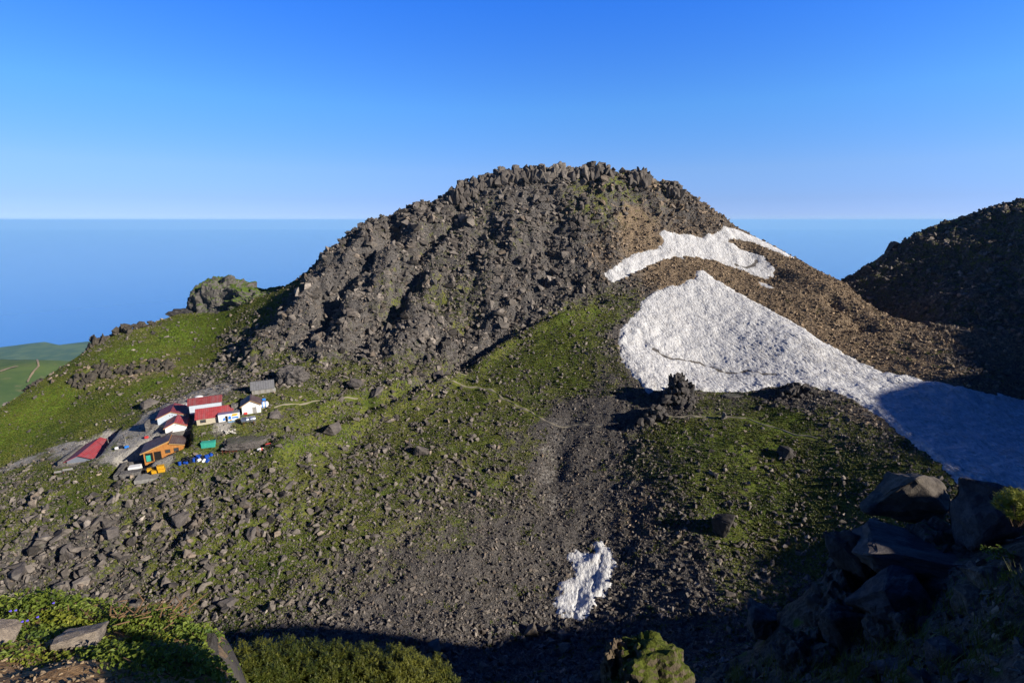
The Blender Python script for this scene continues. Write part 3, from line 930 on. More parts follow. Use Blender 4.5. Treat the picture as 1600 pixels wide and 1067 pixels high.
def rock_cols(n, brown, rs, warm=0.0):
    t = rs.uniform(0, 1, (n, 1))
    c0 = np.array([[0.078, 0.071, 0.066]]) * (1 - t) + np.array([[0.225, 0.200, 0.176]]) * t
    w = (rs.uniform(0, 1, (n, 1)) < 0.10 + warm) * rs.uniform(0.3, 1, (n, 1))
    c0 = c0 * (1 - w) + np.array([[0.235, 0.19, 0.15]]) * w
    o = np.clip(brown[:, None] * 1.25 + rs.normal(0, 0.25, (n, 1)), 0, 1) * (brown[:, None] > 0.12)
    c1 = np.array([[0.30, 0.225, 0.15]]) * rs.uniform(0.55, 1.2, (n, 1))
    return (c0 * (1 - o) + c1 * o) * np.exp(rs.normal(0, 0.22, (n, 1)))

def on_path(x, y):
    k = np.zeros(len(x), bool)
    for p, w in PATHS:
        lo, hi = p.min(0) - 3, p.max(0) + 3
        m = (x > lo[0]) & (x < hi[0]) & (y > lo[1]) & (y < hi[1])
        if m.any(): k[m] |= line_d(x[m], y[m], [tuple(q) for q in p]) < 0.55 * w + 0.25
    return k

# scatter
rs = np.random.RandomState(5)
NC = 2600000
cx = rs.uniform(-265, 400, NC)
cy = rs.uniform(56, 400, NC)
m = (np.abs(cx) / cy < 1.25) & (cx < 345)
cx, cy = cx[m], cy[m]
cell = 665 * 344 / NC
cg, cc, cr, cb, cv = [bil(A, GX0, GY0, GS, cx, cy) for A in (ZG, ZC, ZR, ZB, ZV)]
clump = 0.75 + 0.9 * fbm(cx, cy, 9, 3, 61) + 0.5 * fbm(cx, cy, 3, 2, 62)
dens = 1.35 * np.clip(cc * (0.55 * cc + 0.45 * np.clip(clump, 0, 2)), 0, 1.1) / ((0.53 * cr) ** 2 * 1.5)
keep = rs.uniform(0, 1, len(cx)) < dens * cell
cx, cy, cr, cb, cg, cc = [a[keep] for a in (cx, cy, cr, cb, cg, cc)]
rad = 0.55 * cr * np.clip(0.42 * rs.uniform(0.0001, 1, len(cx)) ** (-1 / 2.2), 0.4, 3.4)
sdv = snow_sd(cx, cy)
onsnow = sdv > 0.35
lowp = np.array(SNOWP['lower'])
inlow = (cx > lowp[:, 0].min() - 1) & (cx < lowp[:, 0].max() + 1) & (cy > lowp[:, 1].min() - 1) & (cy < lowp[:, 1].max() + 1)
ok = ~on_path(cx, cy) & (~onsnow | (inlow & (rs.uniform(0, 1, len(cx)) < 0.12))) & ~in_pads(cx, cy)
cz = ground(cx, cy)
ok &= visible(cx, cy, cz + rad * 0.8 + 0.6)
cx, cy, cz, cr, cb, cg, rad, cc = [a[ok] for a in (cx, cy, cz, cr, cb, cg, rad, cc)]
pos = np.stack([cx, cy, cz + rad * 0.22], -1)
cols = rock_cols(len(cx), cb, rs)
app = rad / np.hypot(cx, cy)
order = np.argsort(-app)
inview = (np.abs(800 * cx / (cy * CP - cz * SP)) < 790)
N_SOLO = 215
solo = [i for i in order if inview[i]][:N_SOLO]
rest = np.ones(len(cx), bool)
rest[solo] = False
regi = np.full(len(cx), 3)
for k, (nm, poly) in enumerate(REG.items()):
    regi[(poly_sd(cx, cy, poly) > 0) & (regi == 3)] = k
STUFF = [('rubble', 'loose grey and ochre rock rubble covering the dome slopes'), ('stones', 'scattered small stones on the green ridge'),
         ('rocks', 'dark broken rocks on the shaded crater wall'), ('scree', 'grey scree and small stones strewn over the valley floor')]
for k, (nm, lab) in enumerate(STUFF):
    mm = rest & (regi == k)
    if mm.sum() < 3: continue
    tag(obj(nm, rocks_mesh(nm, pos[mm], rad[mm], cols[mm], 300 + k), M_ROCK), lab, 'rocks', kind='stuff')
print('ROCKS', len(cx), 'largest solo px', app[solo[0]] * 800, app[solo[-1]] * 800)

# ------------------------------------------------------------------ single boulders
def rough_rock(seed, npts=12, cuts=2, amp=0.06, freq=1.6, name='boulder'):
    from mathutils import noise as mn
    v, f = hull_rock(npts, seed)
    bm = bmesh.new()
    bv = [bm.verts.new(p) for p in v]
    for t in f: bm.faces.new([bv[i] for i in t])
    bmesh.ops.dissolve_limit(bm, angle_limit=R(10), verts=bm.verts, edges=bm.edges)
    bmesh.ops.bevel(bm, geom=list(bm.edges), offset=0.03, segments=1, affect='EDGES', clamp_overlap=True)
    bmesh.ops.triangulate(bm, faces=bm.faces)
    bmesh.ops.subdivide_edges(bm, edges=bm.edges, cuts=cuts, use_grid_fill=True)
    bm.normal_update()
    for q in bm.verts:
        p = q.co * freq + Vector((seed * 3.1, seed * 1.7, 0))
        q.co += q.normal * (amp * mn.fractal(p, 0.9, 2.1, 4) )
    bmesh.ops.triangulate(bm, faces=bm.faces)
    me = bpy.data.meshes.new(name)
    bm.to_mesh(me)
    bm.free()
    return me

BPROTO = [rough_rock(500 + k) for k in range(10)]
for me in BPROTO: me.materials.append(M_BOULDER)
BZONE = []   # (polygon of photo pixels, label, group)
BZONES = [
 ('large angular boulder in the heavy block field at the lower left, below the huts', 'boulders of the lower left block field', [(-40, 770), (140, 770), (320, 730), (330, 860), (250, 1000), (-60, 1000)]),
 ('large grey boulder on the grassy valley floor just below the huts and drums', 'boulders below the huts', [(140, 770), (60, 700), (330, 690), (520, 690), (560, 760), (320, 800)]),
 ('large grey boulder on the patchy grass midway between the huts and the gully snow', 'boulders on the patchy middle grass', [(320, 800), (520, 700), (840, 680), (820, 830), (560, 860), (330, 1000), (300, 860)]),
 ('large block among the fine grey scree left of the gully snow', 'blocks in the lower scree', [(330, 1000), (560, 860), (820, 830), (880, 860), (880, 1060), (330, 1060)]),
 ('large dark block in the scree between the gully snow and the grassy hill', 'blocks right of the gully snow', [(820, 830), (870, 640), (1010, 640), (1060, 780), (1080, 1060), (880, 1060), (880, 860)]),
 ('large grey boulder on the grassy hill in front of the snow basin', 'boulders on the grassy hill', [(1010, 640), (1000, 600), (1330, 620), (1500, 780), (1300, 1060), (1080, 1060), (1060, 780)]),
 ('large boulder on the grassy lobe at the foot of the dome', 'boulders at the foot of the dome', [(380, 700), (400, 560), (740, 575), (830, 505), (960, 465), (1010, 640), (870, 640), (840, 680), (520, 700)]),
]
bz_poly = [atp([(max(-40, u), v) for u, v in z[2]]) for z in BZONES]
cnt = {}
for i in solo:
    me = BPROTO[i % len(BPROTO)]
    o = bpy.data.objects.new('boulder', me)
    COL.objects.link(o)
    r = rad[i]
    o.scale = (r * rs.uniform(0.85, 1.25), r * rs.uniform(0.7, 1.0), r * rs.uniform(0.55, 0.95))
    o.rotation_euler = (rs.normal(0, 0.35), rs.normal(0, 0.35), rs.uniform(0, 6.28))
    o.location = (cx[i], cy[i], cz[i] + r * 0.2)
    o.color = (*[min(1, q) for q in cols[i]], 1)
    zi = max(range(len(BZONES)), key=lambda k: float(poly_sd(np.array([cx[i]]), np.array([cy[i]]), bz_poly[k])[0]))
    sdz = float(poly_sd(np.array([cx[i]]), np.array([cy[i]]), bz_poly[zi])[0])
    if sdz > -4:
        lab, grp = BZONES[zi][0], BZONES[zi][1]
    elif regi[i] == 0:
        lab, grp = 'large angular block among the rubble of the dome slope', 'blocks on the dome'
    elif regi[i] == 1:
        lab, grp = 'large grey boulder lying in the grass of the left ridge', 'boulders on the left ridge'
    else:
        lab, grp = 'large dark block at the edge of the shaded crater wall', 'blocks by the crater wall'
    tag(o, lab, 'boulder', grp)
    cnt[grp] = cnt.get(grp, 0) + 1
print(cnt)

# ------------------------------------------------------------------ grass tufts (nobody could count them)
NT = 420000
tx, ty = rs.uniform(-260, 180, NT), rs.uniform(60, 320, NT)
m = (np.abs(tx) / ty < 1.2)
tx, ty = tx[m], ty[m]
tg = bil(ZG, GX0, GY0, GS, tx, ty) + 0.55 * fbm(tx, ty, 7, 3, 81) + 0.3 * fbm(tx, ty, 2, 2, 82)
m = (tg > 0.52) & (snow_sd(tx, ty) < -0.5) & ~in_pads(tx, ty, 0.3) & ~on_path(tx, ty) & (bil(ZV, GX0, GY0, GS, tx, ty) < 0.45)
tx, ty, tg = tx[m], ty[m], tg[m]
tz = ground(tx, ty)
m = visible(tx, ty, tz + 0.6)
tx, ty, tz = tx[m][:150000], ty[m][:150000], tz[m][:150000]
nt = len(tx)
hgt = rs.uniform(0.16, 0.42, nt)
wid = rs.uniform(0.10, 0.22, nt)
vs, fs, tn = [], [], []
BL = 5
ang = rs.uniform(0, 6.28, nt)
tb = np.clip(0.5 + 0.5 * fbm(tx, ty, 18, 3, 83) + rs.normal(0, 0.22, nt), 0, 1)
for b in range(BL):
    a = ang + b * 2.513 + rs.normal(0, 0.3, nt)
    dx, dy = np.cos(a), np.sin(a)
    p0 = np.stack([tx - dy * wid, ty + dx * wid, tz - 0.05], -1)
    p1 = np.stack([tx + dy * wid, ty - dx * wid, tz - 0.05], -1)
    p2 = np.stack([tx + dx * hgt * 0.9, ty + dy * hgt * 0.9, tz + hgt], -1)
    vs.append(np.stack([p0, p1, p2], 1).reshape(-1, 3))
    fs.append((np.arange(nt * 3) + b * nt * 3).reshape(-1, 3))
    tn.append(np.repeat(tb, 3))
me = np_mesh('grass', np.concatenate(vs), np.concatenate(fs))
fattr(me, 'tint', np.concatenate(tn))
M_TUFT = leaf_mat('alpine_grass', (0.055, 0.095, 0.011), (0.21, 0.215, 0.045), 0.2)
tag(obj('grass', me, M_TUFT), 'short alpine grass tufts over the valley, ridge and hill', 'grass', kind='stuff')
print('TUFTS', nt)
# ------------------------------------------------------------------ rock crags and named boulders
from mathutils import noise as mn

def mossy_mat(name, rock=(0.12, 0.11, 0.10), moss=(0.075, 0.115, 0.016), lo=0.55, hi=0.85, scale=1.0):
    k = N(name)
    a, b = k.noise(0.5 * scale, 4, 0.65), k.noise(2.6 * scale, 4, 0.7)
    rc = k.mix(k.ramp01(a, 0.3, 0.7), tuple(q * 0.55 for q in rock), tuple(q * 1.25 for q in rock))
    rc = k.mix(k.math('MULTIPLY', k.ramp01(b, 0.5, 0.75), 0.7), rc, tuple(q * 1.7 for q in rock))
    g = k.n('ShaderNodeNewGeometry')
    sx = k.n('ShaderNodeSeparateXYZ')
    k.t.links.new(g.outputs['True Normal'], sx.inputs[0])
    up = k.math('ADD', sx.outputs[2], k.math('MULTIPLY', k.math('SUBTRACT', b, 0.5), 0.7))
    mc = k.mix(k.ramp01(b, 0.35, 0.65), tuple(q * 0.6 for q in moss), tuple(q * 1.5 for q in moss))
    k.col(k.mix(k.ramp01(up, lo, hi), rc, mc)).rough(0.95)
    k.bump(k.math('ADD', a, k.math('MULTIPLY', b, 0.6)), 0.9, 0.5 / scale)
    return k.m
M_CLIFF = mossy_mat('mossy_cliff')
M_CRAG = mossy_mat('crag_rock', (0.125, 0.112, 0.104), lo=0.95, hi=1.25)
M_DARKCRAG = mossy_mat('dark_crag_rock', (0.075, 0.070, 0.068), lo=1.1, hi=1.4)

def blob(name, label, cat, loc, radii, seed, mat, amp=0.25, freq=1.6, sub=5, flat_top=None, lean=(0, 0), rotz=0.0, group=None, cell=0.5, sharp=3.0):
    """one craggy rock mass: a displaced sphere with clefts"""
    bm = bmesh.new()
    bmesh.ops.create_icosphere(bm, subdivisions=sub, radius=1)
    for q in bm.verts:
        p = q.co.copy()
        s = (abs(p.x) ** sharp + abs(p.y) ** sharp + abs(p.z) ** sharp) ** (1 / sharp)
        p = p / s * 0.9
        o = p * freq + Vector((seed * 2.3, seed * 1.1, seed * 0.7))
        d = mn.fractal(o, 0.8, 2.2, 5)
        v = mn.voronoi(o * 1.3)[0]
        cl = v[1] - v[0]
        p *= 1 + amp * d + cell * amp * (min(cl, 0.5) - 0.3)
        if flat_top is not None and p.z > flat_top:
            p.z = flat_top + (p.z - flat_top) * 0.15
        p.x += lean[0] * p.z
        p.y += lean[1] * p.z
        q.co = (p.x * radii[0], p.y * radii[1], p.z * radii[2])
    bmesh.ops.rotate(bm, matrix=Matrix.Rotation(rotz, 3, 'Z'), verts=bm.verts, cent=(0, 0, 0))
    me = bpy.data.meshes.new(name)
    bm.to_mesh(me)
    bm.free()
    o = obj(name, me, mat, loc=loc)
    return tag(o, label, cat, group)

def shards(name, label, cat, specs, seed, mat=None, group=None, colour=(0.12, 0.108, 0.10)):
    """a crag of packed angular blocks; specs are (x, y, z, rx, ry, rz, tilt)"""
    rs_ = np.random.RandomState(seed)
    vs, fs, n = [], [], 0
    for (x, y, z, rx, ry, rz, tl) in specs:
        v, f = hull_rock(rs_.randint(11, 18), rs_.randint(1, 9999))
        M = rot_mats(1, rs_, tl)[0]
        v = (v * (rx, ry, rz)) @ M.T + (x, y, z)
        vs.append(v)
        fs.append(f + n)
        n += len(v)
    co = np.concatenate(vs)
    org = co.mean(0)
    me = np_mesh(name, co - org, np.concatenate(fs))
    o = obj(name, me, mat or M_BOULDER, loc=tuple(org))
    o.color = (*colour, 1)
    return tag(o, label, cat, group)

# the jagged summit crest: one crag after the other, each a joined mass of blocks
PROF = [(700, 301), (712, 285), (720, 281), (730, 286), (738, 283), (745, 271), (752, 276), (765, 273), (785, 258), (795, 264), (803, 257), (815, 263), (822, 257), (835, 260), (848, 255), (856, 262), (868, 253), (880, 253), (887, 267),
        (900, 262), (912, 258), (930, 251), (945, 255), (958, 262), (985, 268), (995, 261), (1005, 260), (1012, 268), (1025, 275), (1045, 285), (1055, 283), (1070, 294)]
SUM = [(700, 732, 'low dark crag at the left shoulder of the summit crest'), (732, 758, 'thin spike standing on the left part of the summit crest'), (758, 796, 'pointed crag left of the middle of the summit crest'),
       (796, 816, 'upright blocky crag on the summit crest, right of the pointed one'), (816, 841, 'low broken tower in the centre of the summit crest'), (841, 860, 'jagged tower just left of the pale summit slab'),
       (860, 889, 'tall pale slab on the summit crest'), (889, 918, 'squat block right of the pale summit slab'), (918, 960, 'broad dark crag forming the top right of the summit'), (985, 1016, 'dark knob standing on the right shoulder of the summit'),
       (1040, 1066, 'small pointed rock on the right descending crest'), (628, 655, 'blocky crag on the left descending crest'), (576, 594, 'small dark horn low on the left descending crest'), (680, 700, 'rounded block between the shoulder crag and the left descending crest')]
PROF = [(560, 366), (576, 352), (584, 343), (594, 350), (628, 335), (640, 326), (655, 330), (680, 314), (690, 309)] + PROF
for i, (u0, u1, lab) in enumerate(SUM):
    rs_ = np.random.RandomState(40 + i)
    specs = []
    for u in np.arange(u0 + 2, u1, 4.2):
        for layer in range(3):
            uu = u + rs_.uniform(-2.5, 2.5)
            vt = np.interp(uu, [q[0] for q in PROF], [q[1] for q in PROF]) + (0 if layer == 0 else rs_.uniform(3, 12))
            Yd = np.interp(uu, [d[0] for d in DOME_SKY], [d[2] for d in DOME_SKY]) - (1.0 + 3.0 * layer)
            r_ = ray(uu, vt)
            x, zt = r_[0] * Yd, r_[2] * Yd
            zb = float(ground(x, Yd))
            hh = max(zt - zb, 1.2)
            specs.append((x, Yd, zt - hh * 0.52, rs_.uniform(1.3, 3.8), rs_.uniform(1.4, 2.8), hh * 0.56 + 0.4, 0.30))
    shards('summit_crag', lab, 'crag', specs, 60 + i, None, 'crags on the summit crest', (0.21, 0.188, 0.165) if 'pale' in lab else (0.135, 0.121, 0.109))

# broken crags over the dome's upper face
CR = np.random.RandomState(88)
for i in range(46):
    u, v = [(CR.uniform(640, 1050), CR.uniform(285, 360)), (CR.uniform(560, 960), CR.uniform(330, 430)), (CR.uniform(470, 800), CR.uniform(400, 520))][0 if i < 24 else 1 if i < 38 else 2]
    x, y, _ = at(u, v)
    if u > 955 and v > 330: continue
    wd = CR.uniform(2.5, 6.0)
    hgt_ = wd * CR.uniform(0.5, 1.1)
    specs = []
    for j in range(8):
        fx, fy = CR.uniform(-1, 1), CR.uniform(-0.7, 0.7)
        gz = float(ground(x + fx * wd, y + fy * wd))
        hh = hgt_ * CR.uniform(0.4, 1.0) * (1.1 - 0.5 * abs(fx))
        specs.append((x + fx * wd, y + fy * wd, gz + hh * 0.25, wd * CR.uniform(0.3, 0.55), wd * CR.uniform(0.3, 0.5), hh * 0.6, 0.4))
    shards('rock_crag', 'craggy cluster of dark blocks standing out of the dome rubble', 'crag', specs, 1500 + i, None, 'crags on the dome face', tuple(np.array([0.145, 0.128, 0.115]) * CR.uniform(0.7, 1.15)))

def gpos(u, v):
    x, y, _ = at(u, v)
    return x, y, float(ground(x, y))
def ppm(p):
    return F / (p[1] * CP - p[2] * SP)

# rocky knob on the left ridge
kx, ky, kz = P(338, 492, 312)
s_ = 1 / ppm((kx, ky, kz))
blob('rock_tower', 'big flat-topped rock tower rising above the left green ridge', 'rock tower', (kx + 2, ky + 6, kz + 2 * s_), (50 * s_, 18, 58 * s_), 3, M_CLIFF, 0.20, 2.2, 6, lean=(0.12, 0.0), sharp=2.8)
x2, y2, z2 = P(404, 478, 303)
blob('rock_mass', 'grassy shoulder joining the rock knob to the foot of the dome', 'rock', (x2, y2 + 6, z2 - 2), (54 * s_, 16, 31 * s_), 9, mossy_mat('grassy_rock', lo=0.25, hi=0.75), 0.30, 2.4, 6, lean=(0, 0))
x2, y2, z2 = P(288, 491, 306)
blob('rock_ledge', 'dark low rock at the left foot of the rock knob', 'rock', (x2, y2, z2), (9, 5, 3.4), 12, M_DARKCRAG, 0.3, 1.6, 4)
# cliff band and outcrops of the left ridge
for i, (u, v, w, h, lab) in enumerate([(188, 522, 52, 22, 'weathered cliff edge on the skyline of the left ridge'), (150, 541, 22, 26, 'dark overhanging block at the left end of the skyline cliff'),
                                       (228, 512, 30, 14, 'low rock step right of the skyline cliff on the left ridge'),
                                       (125, 600, 34, 22, 'black outcrop in the middle of the green ridge face, left one'), (165, 586, 44, 20, 'broken dark outcrop in the middle of the green ridge face'),
                                       (205, 582, 34, 18, 'outcrop with ochre soil below it on the green ridge face'), (250, 577, 40, 16, 'low crumbling rock band at the right end of the green ridge face'),
                                       (50, 604, 26, 12, 'small dark rock on the left edge of the green ridge')]):
    p = gpos(u, v)
    q = 1 / ppm(p)
    rs_ = np.random.RandomState(300 + i)
    specs = [(p[0] + rs_.uniform(-0.5, 0.5) * w * q, p[1] + rs_.uniform(-3, 3), float(ground(p[0], p[1])) + rs_.uniform(-0.1, 0.35) * h * q, rs_.uniform(0.10, 0.22) * w * q * (0.8 if i < 3 else 0.62), rs_.uniform(0.8, 2.0), h * q * rs_.uniform(0.2, 0.5) * (1 if i < 3 else 0.7), 0.5) for _ in range(14 if i < 3 else 26)]
    specs = [(a, b_, float(ground(a, b_)) + rs_.uniform(0.0, 0.3) * h * q, c_, d_, e_, t_) for a, b_, _, c_, d_, e_, t_ in specs]
    shards('rock_outcrop', lab, 'outcrop', specs, 320 + i, None, 'outcrops on the left ridge', (0.088, 0.078, 0.064))

# crags in front of the snow
def heap(name, lab, u0, u1, vtop, vbase, Y, n, seed, tall=1.0, colour=(0.085, 0.079, 0.077), group=None):
    rs_ = np.random.RandomState(seed)
    specs = []
    for j in range(n):
        f = rs_.uniform(-1, 1)
        g = rs_.uniform(0, 1) ** 0.8
        u = (u0 + u1) / 2 + f * (u1 - u0) / 2 * (1 - 0.65 * g)
        v = vbase + (vtop - vbase) * g * (1 - 0.3 * abs(f))
        p = P(u, v + 3, Y + rs_.uniform(-3, 3) - (1 - g) * 4)
        q = 1 / ppm(p)
        r = rs_.uniform(3, 7.5) * q * (1.25 - 0.5 * g)
        specs.append((p[0], p[1], p[2], r, r * rs_.uniform(0.7, 1.1), r * rs_.uniform(0.7, 1.25) * tall, 0.6))
    return shards(name, lab, 'crag', specs, seed + 1, None, group, colour)
# each heap sits on a solid core so that nothing floats
def core(u0, u1, vtop, vbase, Y):
    a, b_, t_ = P(u0, vbase, Y), P(u1, vbase, Y), P((u0 + u1) / 2, vtop, Y)
    return (((a[0] + b_[0]) / 2, Y, a[2]), (abs(b_[0] - a[0]) / 2, t_[2] - a[2]))
for i, (lab, u0, u1, vt, vb, Y, n, tall) in enumerate([('dark rock pillar jutting into the lower edge of the large snowfield', 1028, 1092, 580, 642, 183, 150, 1.2),
                                                       ('rounded dark rock heap at the snow edge right of the pillar', 1180, 1310, 596, 636, 178, 190, 1.0)]):
    c0, (hw, hh) = core(u0, u1, vt, vb, Y)
    o = heap('rock_pillar' if i == 0 else 'rock_heap', lab, u0, u1, vt, vb, Y, n, 400 + 7 * i, tall)
    blob('core', None, None, (c0[0] - o.location.x, c0[1] + 1.5 - o.location.y, c0[2] - o.location.z), (hw * 0.6, 4.0, hh * 0.78), 70 + i, M_DARKCRAG, 0.5, 2.6, 5).parent = o
p = gpos(1012, 650)
heap('rock_heap', 'tumbled dark blocks at the left foot of the snow-edge pillar', 1000, 1050, 628, 656, p[1], 60, 433)
p = gpos(1112, 622)
blob('boulder', 'flat grey slab lying at the snow edge between the pillar and the rounded heap', 'boulder', (p[0] + 10, p[1], p[2] + 0.2), (6.5, 3, 1.3), 31, M_CRAG, 0.2, 1.4, 4)
for (u, v, w, h, lab, dark) in [
    (235, 633, 28, 15, 'big rounded grey boulder on the grass left of the blue-grey house', 0), (520, 688, 36, 20, 'big cleft boulder with a black shadow on the valley grass', 0), (556, 609, 26, 15, 'pale wedge-shaped boulder beside the footpath end', 0),
    (588, 620, 24, 12, 'low flat boulder where the thin footpath ends', 0), (1132, 827, 44, 40, 'very large boulder with a deep shadow on the grassy hill', 1), (1230, 712, 26, 18, 'dark craggy boulder high on the right of the grassy hill', 1),
    (1131, 655, 9, 14, 'pale upright stone beside the hill footpath', 0), (660, 706, 30, 16, 'pair of joined grey blocks below the dome foot', 0), (684, 584, 22, 16, 'sharp grey block at the end of the trough under the dome', 0),
    (745, 598, 14, 12, 'pale stone cairn beside the looping footpath', 0), (430, 652, 22, 14, 'leaning pointed slab right of the silver tank', 0), (285, 818, 26, 20, 'large dark boulder with a hollow below the orange lodge', 0),
    (395, 840, 22, 20, 'upright slab boulder on the grass left of centre', 0), (355, 945, 24, 18, 'large craggy boulder near the bottom left shadow edge', 0), (115, 865, 30, 20, 'massive flat boulder in the lower left block field', 0),
    (32, 905, 34, 20, 'massive tilted boulder at the far left edge of the block field', 0), (175, 845, 26, 18, 'tall split boulder in the middle of the block field', 0)]:
    p = gpos(u, v)
    q = 1 / ppm(p)
    sd_ = int(u * 7 + v)
    if 'cairn' in lab:
        rs_ = np.random.RandomState(9)
        specs = [(p[0] + rs_.normal(0, 0.5) * (1 - j / 16), p[1] + rs_.normal(0, 0.5) * (1 - j / 16), p[2] + 0.15 + j * 0.17, 0.75 - j * 0.03, 0.6, 0.4, 0.4) for j in range(16)]
        shards('cairn', lab, 'cairn', specs, 10, None, None, (0.24, 0.22, 0.20))
        continue
    me = rough_rock(sd_, 14, 3, 0.10, 1.5)
    o = obj('boulder', me, M_BOULDER, loc=(p[0], p[1], p[2] + h * q * 0.22))
    o.scale = (w * q * 0.55, w * q * 0.45, h * q * 0.62)
    o.rotation_euler = (0.1, -0.15, (sd_ % 63) / 10)
    o.color = (0.075, 0.069, 0.066, 1) if dark else (0.26, 0.24, 0.22, 1) if 'pale upright' in lab else (0.135, 0.122, 0.115, 1)
    tag(o, lab, 'boulder')
# outcrop beside the weathered shed, slab beside the drums
p = gpos(455, 597)
blob('rock_outcrop', 'craggy grey outcrop right behind the weathered grey shed', 'outcrop', (p[0], p[1] + 1, p[2] + 1.5), (6.2, 5, 5.0), 44, M_CRAG, 0.32, 1.6, 5)
p = gpos(388, 690)
blob('rock_slab', 'wide flat-topped grey rock slab right of the green box', 'rock slab', (p[0], p[1] + 1, p[2] - 0.4), (9.0, 5.0, 2.6), 47, M_CRAG, 0.16, 1.3, 5, flat_top=0.55, rotz=R(22))
# skyline teeth of the right-hand crater wall
for i, (u, v, w, lab) in enumerate([(1410, 377, 40, 'serrated rock tooth on the dark crater wall, lowest on its skyline'), (1492, 343, 36, 'dark knob halfway up the skyline of the crater wall'),
                                    (1535, 336, 20, 'small notch rock on the crater wall skyline'), (1588, 316, 60, 'blocky dark crag at the right end of the crater wall skyline'), (1360, 414, 20, 'low dark step at the bottom of the crater wall skyline')]):
    Yd = np.interp(u, [1330, 1400, 1490, 1600], [330, 345, 352, 352]) - 2
    r = ray(u, v)
    q = 1 / ppm((r[0] * Yd, Yd, r[2] * Yd))
    rs_ = np.random.RandomState(800 + i)
    specs = []
    for j in range(22):
        xx = r[0] * Yd + rs_.uniform(-0.5, 0.5) * w * q
        gz = float(ground(xx, Yd))
        top = r[2] * Yd - rs_.uniform(0, 3)
        hh = max(2.0, (top - gz) / 2 + 1.5)
        specs.append((xx, Yd + rs_.uniform(-3, 2), top - hh * 0.8, rs_.uniform(1.2, 3.6), rs_.uniform(1.5, 3.5), hh, 0.3))
    shards('rock_crag', lab, 'crag', specs, 820 + i, None, 'crags on the crater wall', (0.10, 0.09, 0.085))

# ------------------------------------------------------------------ the huts
def roof_mat(name, c0, rib=3.2, rough=0.5):
    k = N(name)
    w = k.n('ShaderNodeTexWave', wave_type='BANDS', bands_direction='X', wave_profile='SIN')
    k.put(w.inputs['Vector'], k.co())
    w.inputs['Scale'].default_value = rib * 0.16
    a = k.noise(1.2, 4)
    b = k.mix(k.ramp01(a, 0.3, 0.7), tuple(q * 0.85 for q in c0), tuple(q * 1.12 for q in c0))
    b = k.mix(k.math('MULTIPLY', k.ramp01(k.noise(6, 4, 0.7), 0.55, 0.8), 0.3), b, (0.12, 0.07, 0.05))
    b = k.mix(k.math('MULTIPLY', k.ramp01(k.noise(0.5, 3, 0.6, vec=k.mapping((1.6, 0.5, 0.5))), 0.42, 0.7), 0.55), b, tuple(q * 0.55 + 0.10 for q in c0))
    b = k.mix(k.ramp01(w.outputs['Fac'], 0.8, 1.0), b, k.mix(1.0, b, (0.7, 0.7, 0.7), 'MULTIPLY'))
    k.col(b).rough(rough)
    k.bump(w.outputs['Fac'], 0.35, 0.06)
    return k.m
def plank_mat(name, c0, c1, scale=6.0, vert=True):
    k = N(name)
    w = k.n('ShaderNodeTexWave', wave_type='BANDS', bands_direction='X' if vert else 'Z', wave_profile='SAW')
    k.put(w.inputs['Vector'], k.co())
    w.inputs['Scale'].default_value = scale / 6.28
    w.inputs['Distortion'].default_value = 0.3
    a = k.noise(1.5, 4)
    b = k.mix(k.ramp01(a, 0.3, 0.7), c0, c1)
    b = k.mix(k.ramp01(w.outputs['Fac'], 0.88, 1.0), b, tuple(q * 0.45 for q in c0))
    k.col(b).rough(0.8)
    return k.m
M_RED = roof_mat('red_sheet_roof', (0.40, 0.062, 0.068))
M_RED2 = roof_mat('dull_red_sheet_roof', (0.27, 0.055, 0.06))
M_BROWNROOF = roof_mat('brown_sheet_roof', (0.115, 0.075, 0.075))
M_GREYROOF = roof_mat('grey_weathered_roof', (0.17, 0.17, 0.18), 2.2, 0.7)
M_WHITE = flat_mat('white_paint', (0.80, 0.80, 0.79), 0.06, 2.0, 0.7, damt=0.12)
M_BLUEGREY = plank_mat('blue_grey_boards', (0.50, 0.57, 0.64), (0.58, 0.65, 0.71), 3, False)
M_BEIGE = flat_mat('beige_wall', (0.52, 0.46, 0.35), 0.12, 1.5, 0.85)
M_ORANGE = plank_mat('orange_timber', (0.40, 0.165, 0.045), (0.52, 0.23, 0.065), 5)
M_WEATH = plank_mat('grey_weathered_boards', (0.20, 0.185, 0.165), (0.30, 0.28, 0.25), 5)
M_TRIM = flat_mat('ochre_trim', (0.50, 0.32, 0.12), 0.1)
M_DARK = flat_mat('dark_opening', (0.015, 0.014, 0.013), 0.1)
M_GLASS = flat_mat('window_glass', (0.05, 0.06, 0.07), 0.1, rough=0.12, damt=0.05)
M_FRAME = flat_mat('brown_frame', (0.10, 0.055, 0.030), 0.2)
M_GREYW = flat_mat('grey_door', (0.30, 0.29, 0.27), 0.15)
M_STONEW = mossy_mat('dry_stone', (0.155, 0.145, 0.135), lo=1.3, hi=1.6, scale=2.2)
M_CONC = flat_mat('old_concrete', (0.27, 0.26, 0.24), 0.2, 1.2, 0.9)
M_TEAL = flat_mat('teal_paint', (0.05, 0.40, 0.30), 0.12, 2, 0.6, damt=0.2)
M_YEL = flat_mat('yellow_plastic', (0.62, 0.33, 0.02), 0.12, 2, 0.5, damt=0.15)
M_BLUE = flat_mat('blue_plastic', (0.015, 0.075, 0.42), 0.15, 2, 0.4, damt=0.1)
M_BLACK = flat_mat('black_plastic', (0.018, 0.019, 0.025), 0.15, 2, 0.5, damt=0.1)
M_STEEL = flat_mat('steel_sheet', (0.55, 0.57, 0.62), 0.1, 2, 0.3, 0.8, damt=0.15)
M_RUST = flat_mat('rusty_iron', (0.14, 0.045, 0.028), 0.3, 3, 0.85)
